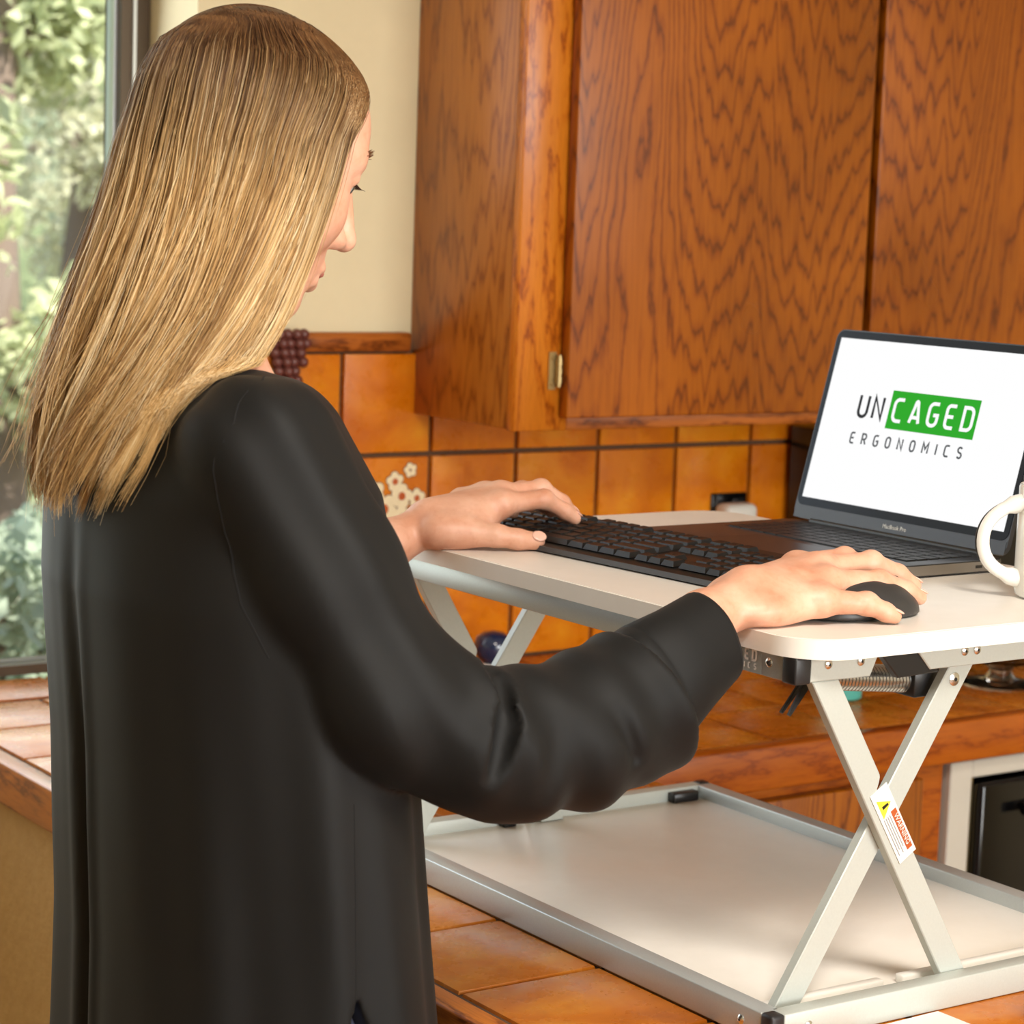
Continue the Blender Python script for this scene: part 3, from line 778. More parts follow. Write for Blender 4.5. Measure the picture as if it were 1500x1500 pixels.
# legs (scissor pair on either side)
def leg(xa, za, xb, zb, w, ya, yb, notch=False):
    """flat bar from (xa, za) down to (xb, zb), both ends cut level"""
    t = Vector((xb - xa, zb - za)).normalized(); hwid = w / 2 / abs(t.y)
    pts = [(xa - hwid, za), (xb - hwid, zb), (xb + hwid, zb)]
    if notch:
        def E_(s, o): return (xa + hwid + (xb - xa) * s - o * abs(t.y), za + (zb - za) * s - o * t.x * (1 if t.x > 0 else -1))
        pts += [E_(.405, 0), E_(.385, .0035), E_(.380, .0085), E_(.350, .0105), E_(.325, .0095), E_(.318, .004), E_(.308, .001), E_(.300, 0)]
    pts += [(xa + hwid, za)]
    return prism('leg', pts, 'y', ya, yb, 'silver_paint', D, .0008)
for near in (True, False):
    if near: ya, yb, yc, yd = TY0 + .0002, TY0 + .0102, TY0 + .0106, TY0 + .0206
    else: ya, yb, yc, yd = TY1 - .0102, TY1 - .0002, TY1 - .0206, TY1 - .0106
    A = leg(1.2855, q0 - .0002, 1.4600, C + .0128, .0250, ya, yb, True)
    B = leg(1.4530, q0 - .0002, 1.2660, C + .0128, .0245, yc, yd)
    yy = ya if near else yb
    s = -1 if near else 1
    for x, z in ((1.287, C + .3125), (1.323, C + .3125), (1.4436, C + .3115), (1.4584, C + .3115)): screw(x, TY0 if near else TY1, z, (0, s, 0))
    screw(1.4435, yc if near else yd, C + .2850, (0, s, 0), .006)
    if near:
        # warning sticker on the front leg
        t = Vector((.169, 0, -.273)).normalized(); n = Vector((t.z, 0, -t.x)) * -1
        cpt = Vector((1.3700, ya - .0004, C + .1685))
        def st(nm, corners, off, mat):
            V = [cpt + t * a + n * b_ + Vector((0, -off, 0)) for a, b_ in corners]; V2 = [v + Vector((0, off + .0002, 0)) for v in V]
            m = len(V); F = [tuple(range(m)), tuple(range(2 * m - 1, m - 1, -1))] + [(i, (i + 1) % m, m + (i + 1) % m, m + i) for i in range(m)]
            return mk(nm, V + V2, F, mat, D)
        lb = st('warning_label', [(-.037, -.0105), (.037, -.0105), (.037, .0105), (-.037, .0105)], .0006, 'label_white')
        o = st('hazard_triangle', [(-.029, -.007), (-.010, -.007), (-.0195, .0065)], .0009, 'label_yellow')
        st('hazard_mark', [(-.021, -.004), (-.018, -.004), (-.0185, .003), (-.0205, .003)], .0012, 'black_plastic')
        st('warning_bar', [(-.011, .0022), (.031, .0022), (.031, .0085), (-.011, .0085)], .0009, 'label_orange')
        for r in range(4): st('small_print', [(-.009, -.0078 + r * .0024), (.03 - .005 * (r % 2), -.0078 + r * .0024), (.03 - .005 * (r % 2), -.0070 + r * .0024), (-.009, -.0070 + r * .0024)], .0009, 'label_grey')
        text_obj('warning_word', 'WARNING', cpt + t * .010 + n * .0053 + Vector((0, -.0013, 0)), t, n, .0068, 'label_white', D)
# release lever, bracket and coil spring below the board
prism('release_lever', [(1.2690, C + .2665), (1.2715, C + .2650), (1.3000, C + .2980), (1.2880, C + .2980)], 'y', 1.4290, 1.4320, 'black_plastic', D, .0005)
prism('release_lever', [(1.2700, C + .2665), (1.2725, C + .2650), (1.3040, C + .2980), (1.2960, C + .2980)], 'y', 1.4400, 1.4430, 'black_plastic', D, .0005)
prism('bracket', [(1.3440, C + .3195), (1.4020, C + .3195), (1.4160, C + .2950), (1.3690, C + .2935)], 'y', 1.4060, 1.4140, 'black_plastic', D, .001)
box('spring_mount', (1.412, 1.430, C + .268), (1.4415, 1.462, C + .300), 'black_plastic', D, .001)
pts = []; N = 30 * 12
for i in range(N + 1):
    a = 2 * math.pi * i / 12; s = i / N
    pts.append((1.312 + .118 * s, 1.446 + .0105 * math.cos(a), C + .2930 - .013 * s + .0105 * math.sin(a)))
tube('coil_spring', pts, .0021, 'spring_steel', D, 5)
tube('spring_core', [(1.305, 1.446, C + .2935), (1.432, 1.446, C + .280)], .0085, 'spring_steel', D, 14)
# lettering on the front rail
up = (0, 0, 1); nx = (-1, 0, 0)
yN = 1.4525
plate = box('name_plate', (TX0 - .0005, yN - .006, C + .2990), (TX0 + .0002, yN + .075, C + .3195), 'anodised_rail', D)
stroke_obj('lettering', 'UNCAGED', (TX0 - .0008, yN + .0633, C + .3095), (0, -1, 0), up, nx, .0085, .0050, .0019, 'print_light', D)
stroke_obj('lettering', 'ERGONOMICS', (TX0 - .0008, yN + .0680, C + .3022), (0, -1, 0), up, nx, .0045, .0050, .0012, 'print_light', D)
screw(TX0, 1.4370, C + .3110, (-1, 0, 0))
ZT = C + .3369

# ================================================================== LAPTOP
L = empty('laptop', (1.58, 1.76, ZT), 'open dark grey laptop showing a white screen with green logo', 'laptop')
lx0, lx1, ly0, ly1 = 1.474, 1.696, 1.6020, 1.9190
prism('base', rounded_rect(lx0, ly0, lx1, ly1, .010, 6), 'z', ZT + .0012, ZT + .0130, 'laptop_alloy', L, .0012, 2)
for x in (lx0 + .02, lx1 - .02):
    for y in (ly0 + .025, ly1 - .025): tube('foot', [(x, y, ZT), (x, y, ZT + .0013)], .006, 'black_plastic', L, 10)
box('side_trim', (lx0 + .010, ly0 - .0002, ZT + .0022), (lx1 - .010, ly0 + .0006, ZT + .0118), 'laptop_side', L)
for x in (1.655, 1.668): box('port', (x, ly0 - .0005, ZT + .0055), (x + .009, ly0 + .0004, ZT + .0085), 'black_plastic', L)
tube('jack', [(1.6845, ly0 - .0006, ZT + .0072), (1.6845, ly0 + .0004, ZT + .0072)], .0018, 'black_plastic', L, 10)
box('trackpad', (lx0 + .008, 1.690, ZT + .0130), (lx0 + .095, 1.831, ZT + .0132), 'laptop_alloy', L)
box('key_well', (lx0 + .108, ly0 + .020, ZT + .0130), (lx1 - .020, ly1 - .020, ZT + .0131), 'laptop_key', L)
km = None
for r in range(6):
    n = 14
    for kx in range(n):
        y0 = ly0 + .0225 + kx * (.2715 / n); x0 = lx0 + .110 + r * .0153
        if r == 0 and 5 <= kx <= 9:
            if kx > 5: continue
            wdt = .2715 / n * 5
        else: wdt = .2715 / n
        box('key', (x0, y0, ZT + .0131), (x0 + .0128, y0 + wdt - .0025, ZT + .0142), 'laptop_key', L)
# lid frame of reference
hx, hz = 1.694, ZT + .0125
th = math.atan2(.0545, .2065)
du = Vector((math.sin(th), 0, math.cos(th))); dn = Vector((-math.cos(th), 0, math.sin(th))); dv = Vector((0, -1, 0))
lo_ = Vector((hx, ly1, hz)); LW = ly1 - ly0; LH = .2155
def lidpt(a, b_, c): return lo_ + dv * a + du * b_ + dn * c
def lidprism(name, poly, c0, c1, mat, parent):
    V = [lidpt(a, b_, c0) for a, b_ in poly] + [lidpt(a, b_, c1) for a, b_ in poly]; m = len(poly)
    F = [tuple(range(m - 1, -1, -1)), tuple(range(m, 2 * m))] + [(i, (i + 1) % m, m + (i + 1) % m, m + i) for i in range(m)]
    bm = bmesh.new(); vv = [bm.verts.new(v) for v in V]
    for f in F: bm.faces.new([vv[i] for i in f])
    return autosmooth(bm_obj(name, bm, mat, parent), 35)
rr = rounded_rect(0, .003, LW, LH, .011, 6)
lid = lidprism('lid', rr, -.0055, .0, 'laptop_alloy', L)
bz = lidprism('bezel', rounded_rect(.0014, .0175, LW - .0014, LH - .0014, .0096, 6), .0, .0005, 'bezel_glass', L)
lidprism('chin_strip', [(.0016, .0035), (LW - .0016, .0035), (LW - .0016, .0173), (.0016, .0173)], .0, .0004, 'laptop_alloy', L)
tube('hinge', [lidpt(.03, .001, -.002), lidpt(LW - .03, .001, -.002)], .0042, 'black_plastic', L, 10)
scr = lidprism('display', [(.0085, .0265), (LW - .0085, .0265), (LW - .0085, LH - .0095), (.0085, LH - .0095)], .0005, .0007, 'display_white', L)
# the logo on the screen
def lid_text(name, text, a, b_, h, gap, w, mat, c=.0010):
    return stroke_obj(name, text, lidpt(a, b_, c), dv, du, dn, h, gap, w, mat, L, .0003)
lid_text('screen_lettering', 'UN', .0630, .1220, .0232, .0096, .0036, 'display_dark')
lidprism('screen_green_field', [(.1085, .1130), (.2370, .1130), (.2370, .1545), (.1085, .1545)], .0007, .0008, 'display_green', L)
lid_text('screen_lettering', 'CAGED', .1165, .1220, .0232, .0126, .0038, 'display_white', .0012)
lid_text('screen_lettering', 'ERGONOMICS', .0615, .0925, .0112, .0121, .0020, 'display_grey')
text_obj('lid_lettering', 'MacBook Pro', lidpt(LW / 2, .0103, .0006), dv, du, .0064, 'print_light', L)

# ================================================================== KEYBOARD (local frame: x along the row from far end to near end, y from user to back)
KB = empty('keyboard', (1.334, 1.8250, ZT), 'black full size computer keyboard on the white desk board', 'keyboard', rz=math.radians(-90 + 4.2))
kw, kd = .225, .132
def slope(y): return .0095 + .0085 * (y / kd)
bm = bmesh.new()
prof = [(0, .0015), (kd, .0015), (kd, slope(kd)), (.024, slope(.024)), (.010, .0085), (.0, .0062)]
add_prism(bm, prof, 'x', -kw, kw, .0012)
autosmooth(bm_obj('body', bm, 'keyboard_body', KB, False, True), 35)
box('front_band', (-kw + .001, -.0014, .0016), (kw - .001, .0004, .0068), 'keyboard_front', KB, local=True)
for x in (-.19, -.06, .06, .19): box('foot', (x - .012, .004, -.0001), (x + .012, .014, .0016), 'black_plastic', KB, local=True)
for x in (-.19, .19): box('foot', (x - .012, kd - .014, -.0001), (x + .012, kd - .004, .0016), 'black_plastic', KB, local=True)
_kc = {}
def key(x, y, w, d=.0172):
    kk = (round(w, 4), round(d, 4))
    if kk not in _kc:
        h = .0050; V = []
        for (ww, dd, zz, oy) in ((w / 2, d / 2, 0, 0), (w / 2 - .0022, d / 2 - .0024, h, .0006)):
            V += [(-ww, -dd + oy, zz), (ww, -dd + oy, zz), (ww, dd + oy, zz), (-ww, dd + oy, zz)]
        V.append((0, .0006, h - .0007))
        me = bpy.data.meshes.new('key'); me.from_pydata(V, [], [(0, 1, 5, 4), (1, 2, 6, 5), (2, 3, 7, 6), (3, 0, 4, 7), (4, 5, 8), (5, 6, 8), (6, 7, 8), (7, 4, 8)])
        me.materials.append(MATS['key_plastic']); _kc[kk] = me
    o = bpy.data.objects.new('key', _kc[kk]); COL.objects.link(o); o.parent = KB
    o.location = (x, y, slope(y) - .0004); o.rotation_euler = (math.atan(.0085 / kd), 0, 0)
P = .0188; gx0 = -kw + .009
rows = [([1.25, 1.25, 1.25, 6.25, 1.25, 1.25, 1.25, 1.25], .0190), ([2.25] + [1] * 10 + [2.75], .0378), ([1.75] + [1] * 11 + [2.25], .0566), ([1.5] + [1] * 12 + [1.5], .0754), ([1] * 13 + [2], .0942), ([1] * 13, .1150)]
for r, (ws, y) in enumerate(rows):
    x = gx0
    for i, w in enumerate(ws):
        if r == 5 and i in (1, 5, 9): x += P * .62
        key(x + w * P / 2, y + .001, w * P - .0012); x += w * P
ax = gx0 + 15 * P + .006
for c in range(3):
    for y in (.0754, .0942, .1150): key(ax + (c + .5) * P, y + .001, P - .0012)
    key(ax + (c + .5) * P, .0200, P - .0012)
key(ax + 1.5 * P, .0388, P - .0012)
nx_ = ax + 3 * P + .006
for c in range(4):
    for r, y in enumerate((.0190, .0378, .0566, .0754, .0942)):
        if c == 3 and r in (1, 3): continue
        if r == 0 and c == 1: continue
        if r == 0 and c == 0: key(nx_ + P, y + .001, 2 * P - .0012)
        else: key(nx_ + (c + .5) * P, y + .001, P - .0012)

# ================================================================== MOUSE
M = empty('computer_mouse', (1.372, 1.4660, ZT), 'black computer mouse under the right hand', 'mouse')
def mouse_sdf(Pt):
    q = Pt - np.array([1.379, 1.4640, ZT + .001])
    d = d_ell(q, (.0, 0, .0), (.060, .0315, .034))
    d = smax(d, -(q[:, 2]), .003)
    d = smax(d, np.abs(q[:, 1]) - .0300, .006)
    return d
V, F = surface_nets(mouse_sdf, (1.30, 1.42, ZT - .004), (1.455, 1.51, ZT + .045), .0016)
np_mesh('body', V, F, 'mouse_plastic', M)
tube('wheel', [(1.411, 1.4605, ZT + .0262), (1.411, 1.4675, ZT + .0262)], .0075, 'black_plastic', M, 16)

# ================================================================== MUG
mc = (1.620, 1.4615, ZT)
G = empty('mug', mc, 'white mug with dark printed picture and black rimmed handle', 'mug')
lathe('body', [(.0, .0002), (.036, .0002), (.040, .003), (.0415, .010), (.0415, .102), (.0405, .1045), (.038, .1040), (.0375, .010), (.0, .007)], mc, 'ceramic_white', G, 48)
ha = math.atan2(.563, -.8257) + .10
def hp(r, z): return (mc[0] + r * math.cos(ha), mc[1] + r * math.sin(ha), mc[2] + z)
hpts = [hp(.0395 + .0355 * math.sin(math.pi * t) ** .75, .088 - .070 * (t if True else 0) - .0 + .004 * math.sin(2 * math.pi * t)) for t in [i / 20 for i in range(21)]]
tube('handle', hpts, [.0062 if 1 < i < 19 else .0085 for i in range(21)], 'ceramic_white', G, 14)
out = [Vector(hp(.0395 + .0355 * math.sin(math.pi * t) ** .75 + .0060, .088 - .070 * t + .004 * math.sin(2 * math.pi * t) + .003 * (1 - 2 * t))) for t in [.12 + i * .56 / 14 for i in range(15)]]
tube('handle_line', out, .0012, 'black_plastic', G, 6)
def arc_patch(name, a0, a1, z0, z1, r, mat, n=14):
    V = []; F = []
    for i in range(n + 1):
        a = a0 + (a1 - a0) * i / n
        for z in (z0, z1): V.append((mc[0] + r * math.cos(a), mc[1] + r * math.sin(a), mc[2] + z))
    for i in range(n): F.append((2 * i, 2 * i + 2, 2 * i + 3, 2 * i + 1))
    return mk(name, V, F, mat, G, True)
arc_patch('printed_picture', ha + math.radians(34), ha + math.radians(150), .018, .078, .0417, 'mug_print')
for k in range(18): arc_patch('printed_border', ha + math.radians(25), ha + math.radians(28), .016 + k * .0036, .016 + k * .0036 + .0022, .0417, 'mug_print', 2)

# ================================================================== CEILING FILL LAMP (unseen, added to brighten the room)
cl = empty('added_fill_lamp', (1.0, 0.4, 2.5), 'round white flush ceiling lamp, unseen, added as fill light', 'lamp')
lathe('base', [(.0, -.012), (.16, -.012), (.165, -.004), (.165, -.0005), (.0, -.0005)], (1.0, .4, 2.5), 'bronze_frame', cl, 32)
lathe('shade', [(.0, -.075), (.10, -.068), (.14, -.045), (.15, -.0125), (.0, -.0125)], (1.0, .4, 2.5), 'lamp_shade', cl, 32)

# ================================================================== OUTSIDE
struct(box('ground', (-30, 3.3, -1.3), (40, 45, -1.2), 'earth'))
V = []; F = []; NH = 40
for i in range(NH + 1):
    for j in range(NH + 1):
        x = -30 + 75 * i / NH; y = 20 + 26 * j / NH
        V.append((x, y, -1.2 + 16 * (j / NH) ** .8 + 1.2 * math.sin(x * .35 + j * .3) * (j > 0) + random.uniform(-.5, .5) * (j > 0)))
for i in range(NH):
    for j in range(NH): F.append((i * (NH + 1) + j, (i + 1) * (NH + 1) + j, (i + 1) * (NH + 1) + j + 1, i * (NH + 1) + j + 1))
hill = struct(mk('hillside', V, F, 'hillside', None, True))
def leaf_cloud(name, centers, n, size, mat, parent):
    c = np.asarray(centers); idx = rng.integers(0, len(c), n)
    dirs = rng.normal(size=(n, 3)); dirs /= np.linalg.norm(dirs, axis=1)[:, None]
    pos = c[idx, :3] + dirs * (c[idx, 3] * rng.random(n) ** .45)[:, None] * np.array([1, 1, .75])
    a = rng.normal(size=(n, 3)); a /= np.linalg.norm(a, axis=1)[:, None]
    b_ = np.cross(a, rng.normal(size=(n, 3))); b_ /= np.linalg.norm(b_, axis=1)[:, None]
    s = size * rng.uniform(.6, 1.4, n)[:, None]
    V = np.stack([pos - a * s, pos - b_ * s * .45, pos + a * s, pos + b_ * s * .45], 1).reshape(-1, 3)
    F = np.arange(n * 4).reshape(-1, 4)
    o = np_mesh(name, V, F, mat, parent, False); o['kind'] = 'stuff'
    return o
def tree(x, y, h, rad, mat, label, n, seed, nb=9):
    r = random.Random(seed)
    t = empty('tree', (x, y, -1.2), label, 'tree', 'trees outside the window')
    top = Vector((x + r.uniform(-.3, .3), y, h))
    tp = [Vector((x, y, -1.2)).lerp(top, s) + Vector((r.uniform(-.08, .08), r.uniform(-.08, .08), 0)) * (1 if 0 < s < 1 else 0) for s in (0, .25, .5, .75, 1)]
    tube('trunk', tp, [.16, .13, .10, .06, .02], 'bark', t, 10)
    cs = []
    for k in range(nb):
        s = .2 + .78 * k / (nb - 1); p = Vector((x, y, -1.2)).lerp(top, s); a = r.uniform(0, 6.28); R_ = rad * (1.05 - .6 * s) * r.uniform(.7, 1.1)
        e = p + Vector((math.cos(a) * R_, math.sin(a) * R_, r.uniform(-.1, .5)))
        m = p.lerp(e, .5) + Vector((0, 0, r.uniform(-.12, .12)))
        tube('branch', [p, m, e], [.045, .03, .012], 'bark', t, 6)
        for q, w in ((e, .55), (p.lerp(e, .6), .5), (m, .4), (p.lerp(e, .8) + Vector((r.uniform(-.4, .4), r.uniform(-.4, .4), .2)), .45)):
            cs.append((q.x, q.y, q.z, rad * w * r.uniform(.55, .95)))
    leaf_cloud('foliage', cs, n, .042, mat, t)
    return t
tree(3.15, 7.6, 4.4, .95, 'leaf_a', 'leafy light green tree close outside the kitchen window', 26000, 1, 14)
tree(4.75, 10.8, 5.6, 1.15, 'leaf_c', 'pale yellow green tree standing behind the nearest tree outside', 26000, 2, 14)
tree(6.5, 14.6, 7.2, 1.5, 'leaf_b', 'bluish green tree third in depth outside the window', 24000, 3, 15)
tree(.2, 9.4, 5.0, 1.1, 'leaf_a', 'light green tree outside straight beyond the window mullion', 9000, 4)
tree(9.4, 20.5, 9.0, 1.9, 'leaf_c', 'pale green tree furthest away at the foot of the hillside', 20000, 5, 15)
for (x, y, rx, sd, lb) in ((2.15, 5.1, .42, 11, 'grey green shrub growing close below the kitchen window'), (3.05, 5.75, .36, 12, 'grey green shrub between the window and the light green tree'), (.9, 5.6, .42, 14, 'grey green shrub outside below the window mullion')):
    t = empty('shrub', (x, y, -1.2), lb, 'shrub', 'shrubs below the window')
    r = random.Random(sd); cs = []
    for k in range(7):
        a = r.uniform(0, 6.28); e = (x + math.cos(a) * rx * .5, y + math.sin(a) * rx * .5, r.uniform(.0, .9))
        tube('stem', [(x, y, -1.2), (x * .5 + e[0] * .5, y * .5 + e[1] * .5, -.3), e], [.03, .02, .008], 'bark', t, 6)
        cs.append((*e, rx * .5)); cs.append(((x + e[0]) / 2, (y + e[1]) / 2, -.3, rx * .5))
    leaf_cloud('foliage', cs, 6000, .035, 'leaf_b', t)

# ================================================================== THE PERSON
PER = empty('person', (.88, 1.66, 0.0), 'person with long blonde hair in black blouse typing at the raised desk', 'person')
HC = np.array([.896, 1.690, 1.6140]); HS = .95; HP = math.radians(21.5)
AX = np.array([math.cos(HP), 0, -math.sin(HP)]); AY = np.array([0, 1.0, 0]); AZ = np.array([math.sin(HP), 0, math.cos(HP)])
HM = np.stack([AX, AY, AZ], 1)
def hw(x, y, z): return HC + HS * (AX * x + AY * y + AZ * z)

class Prims:
    def __init__(s): s.L = []
    def cap(s, a, b_, ra, rb, k=.01, op=1):
        a = np.array(a, float); b_ = np.array(b_, float)
        s.L.append(('c', a, b_, ra, rb, k, op, (a + b_) / 2, np.linalg.norm(a - b_) / 2 + max(ra, rb)))
    def chain(s, pts, rad, k=.01):
        for i in range(len(pts) - 1): s.cap(pts[i], pts[i + 1], rad[i], rad[i + 1], k)
    def ell(s, c, r, M=None, k=.01, op=1):
        c = np.array(c, float); s.L.append(('e', c, np.array(r, float), M, None, k, op, c, max(r)))
    def __call__(s, P):
        c = (P.min(0) + P.max(0)) / 2; R_ = np.linalg.norm(P - c, axis=1).max()
        d = np.full(len(P), .12); first = True
        for p in s.L:
            if np.linalg.norm(p[7] - c) - p[8] - R_ > .07: continue
            if p[6] < 0 and first: continue
            e = d_cap(P, p[1], p[2], p[3], p[4]) if p[0] == 'c' else d_ell(P, p[1], p[2], p[3])
            if first: d = e; first = False
            elif p[6] > 0: d = smin(d, e, p[5])
            else: d = smax(d, -e, p[5])
        return d
B = Prims()
# head
def he(c, r, k, op=1): B.ell(hw(*c), tuple(HS * x for x in r), HM, k, op)
def hc(a, b_, ra, rb, k, op=1): B.cap(hw(*a), hw(*b_), ra * HS, rb * HS, k, op)
he((-.012, 0, .034), (.097, .074, .090), .02)
he((.024, 0, -.030), (.066, .057, .080), .03)
he((.033, 0, .045), (.050, .060, .055), .03)
hc((.060, -.012, -.097), (.060, .012, -.097), .020, .020, .018)       # chin
hc((.0, -.050, -.070), (.055, -.016, -.098), .014, .014, .02)
hc((.0, .050, -.070), (.055, .016, -.098), .014, .014, .02)
for s in (-1, 1):
    hc((.078, s * .012, .034), (.066, s * .044, .033), .012, .011, .012)   # brow
    he((.052, s * .040, -.022), (.026, .020, .024), .02)                    # cheek
he((.071, 0, -.062), (.020, .027, .026), .014)                             # mouth mound
for s in (-1, 1): he((.096, s * .031, .014), (.020, .017, .012), .010, -1)   # eye sockets
hc((.090, 0, .020), (.110, 0, -.022), .0070, .0085, .009)                  # nose
he((.109, 0, -.026), (.0105, .0100, .0095), .006)
for s in (-1, 1):
    he((.096, s * .0110, -.030), (.0100, .0075, .0075), .005)
    hc((.084, s * .007, .010), (.092, s * .014, -.030), .0060, .0075, .008)
    hc((.0775, s * .020, .0195), (.0735, s * .044, .0175), .0060, .0055, .004)
hc((.087, -.017, -.059), (.0945, 0, -.057), .0055, .0062, .004); hc((.087, .017, -.059), (.0945, 0, -.057), .0055, .0062, .004)
hc((.085, -.015, -.0715), (.0905, 0, -.0725), .006, .0075, .004); hc((.085, .015, -.0715), (.0905, 0, -.0725), .006, .0075, .004)
hc((.094, -.006, -.0345), (.094, -.006, -.030), .0028, .0025, .002, -1)
hc((.101, -.0075, -.039), (.098, -.008, -.033), .003, .003, .002, -1); hc((.101, .0075, -.039), (.098, .008, -.033), .003, .003, .002, -1)
for s in (-1, 1):                                                           # ears
    he((-.008, s * .074, -.002), (.016, .007, .030), .006)
    he((-.006, s * .080, .002), (.008, .005, .016), .004, -1)
# neck, trunk, arms
B.cap(hw(-.022, 0, -.060), (.842, 1.682, 1.425), .050, .054, .03)
for s in (-1, 1): B.cap((.84, 1.682 + s * .035, 1.44), (.842, 1.682 + s * .125, 1.395), .036, .042, .03)
B.ell((.868, 1.672, 1.26), (.090, .150, .185), None, .04)
B.ell((.884, 1.660, .99), (.098, .150, .170), None, .05)
RS, RE, RW = (.836, 1.540, 1.385), (.960, 1.456, 1.176), (1.205, 1.4685, 1.2535)
LS, LE, LW_ = (.850, 1.830, 1.385), (.960, 1.935, 1.180), (1.200, 1.9620, 1.2500)
for S, E, W, ly in ((RS, RE, RW, 0), (LS, LE, LW_, 0)):
    m_ = tuple(E[i] * .45 + W[i] * .55 - (.024 if i == 2 else 0) for i in range(3))
    k_ = (.902, 1.479, 1.222) if S is RS else tuple((S[i] + E[i]) / 2 for i in range(3))
    B.cap(S, k_, .044, .036, .03); B.cap(k_, E, .036, .033, .02); B.cap(E, m_, .033, .028, .02); B.cap(m_, W, .029, .0235, .02)
# hands: right on the mouse, left on the keys
def hand(wr, mid, fingers, rads, thumb, trad, extra):
    B.cap(wr, mid, .0235, .0205, .012)
    for f in fingers: B.cap(mid, f[0], .0185, .0125, .012)
    for f, r in zip(fingers[:-1], range(3)): B.cap(f[0], fingers[r + 1][0], .0115, .0110, .010)
    for (c, r) in extra: B.ell(c, r, None, .014)
    for f, r in zip(fingers, rads):
        for i in range(len(f) - 1): B.cap(f[i], f[i + 1], r[i], r[i + 1], .0045 if i else .006)
        B.ell(f[1], (r[1] * 1.10,) * 3, None, .004)
    for i in range(len(thumb) - 1): B.cap(thumb[i], thumb[i + 1], trad[i], trad[i + 1], .010 if i == 0 else .005)
RF = [[(1.343, 1.512, 1.2845), (1.397, 1.510, 1.2895), (1.430, 1.508, 1.2790), (1.452, 1.506, 1.2670)],
      [(1.350, 1.4905, 1.2855), (1.408, 1.4880, 1.2885), (1.438, 1.4850, 1.2770), (1.455, 1.4820, 1.2660)],
      [(1.337, 1.4660, 1.2775), (1.392, 1.4600, 1.2765), (1.4200, 1.4560, 1.2680), (1.4345, 1.4535, 1.2610)],
      [(1.312, 1.4450, 1.2670), (1.352, 1.4310, 1.2645), (1.3665, 1.4230, 1.2575), (1.3730, 1.4190, 1.2540)]]
RR = [(.0120, .0092, .0082, .0070), (.0122, .0094, .0084, .0071), (.0122, .0096, .0084, .0070), (.0116, .0090, .0078, .0064)]
hand((1.208, 1.469, 1.2545), (1.262, 1.480, 1.2700), RF, RR,
     [(1.255, 1.500, 1.264), (1.302, 1.522, 1.2640), (1.335, 1.525, 1.2620), (1.358, 1.520, 1.2600)], (.016, .0115, .0105, .0090),
     [((1.268, 1.4545, 1.2610), (.036, .018, .0140)), ((1.262, 1.498, 1.2630), (.034, .018, .0150))])
LF = [[(1.319, 1.935, 1.2890), (1.3690, 1.932, 1.2925), (1.3940, 1.930, 1.2790), (1.4055, 1.928, 1.2715)],
      [(1.332, 1.957, 1.2950), (1.3810, 1.955, 1.3000), (1.4060, 1.952, 1.2850), (1.4170, 1.950, 1.2740)],
      [(1.327, 1.978, 1.2920), (1.3730, 1.977, 1.2960), (1.3970, 1.974, 1.2820), (1.4070, 1.972, 1.2730)],
      [(1.311, 1.997, 1.2850), (1.3490, 1.998, 1.2870), (1.3670, 1.996, 1.2770), (1.3750, 1.994, 1.2710)]]
LR = [(.0118, .0092, .0082, .0070), (.0118, .0093, .0083, .0070), (.0114, .0089, .0079, .0067), (.0104, .0079, .0069, .0059)]
hand((1.204, 1.962, 1.2500), (1.250, 1.961, 1.2695), LF, LR,
     [(1.243, 1.936, 1.2640), (1.2923, 1.903, 1.2625), (1.3117, 1.894, 1.2590), (1.3300, 1.888, 1.2570)], (.0165, .0112, .0100, .0090),
     [((1.266, 1.932, 1.2660), (.036, .020, .0175)), ((1.262, 1.985, 1.2640), (.034, .018, .0150)), ((1.285, 1.95, 1.274), (.036, .026, .015))])
V, F = surface_nets(B, (.70, 1.34, .84), (1.50, 2.06, 1.76), .0021)
np_mesh('body', V, F, 'skin', PER)
body_sdf = B
# nails
def nail(tip, prev, upv, w, l):
    t = Vector(tip) - Vector(prev); t.normalize(); u = Vector(upv); u = (u - t * u.dot(t)).normalized(); sd = t.cross(u)
    bm = bmesh.new(); bmesh.ops.create_uvsphere(bm, u_segments=12, v_segments=8, radius=1.0)
    M_ = Matrix(((sd.x * w, t.x * l, u.x * .0014, 0), (sd.y * w, t.y * l, u.y * .0014, 0), (sd.z * w, t.z * l, u.z * .0014, 0), (0, 0, 0, 1)))
    bmesh.ops.transform(bm, matrix=M_, verts=bm.verts)
    return bm, t, u
def put_nail(f, r, up=(0, 0, 1), w=.0050, l=.0062):
    bm, t, u = nail(f[-1], f[-2], up, w, l)
    p = Vector(f[-1]) + t * .0005 + u * (r - .0006)
    bmesh.ops.translate(bm, verts=bm.verts, vec=p); bm_obj('fingernail', bm, 'nail', PER, True)
for f, r in zip(RF, RR): put_nail(f, r[3])
for f, r in zip(LF, LR): put_nail(f, r[3])
put_nail([(1.3117, 1.894, 1.2595), (1.3300, 1.888, 1.2575)], .0095, (-.15, -.75, .65), .0062, .0078)
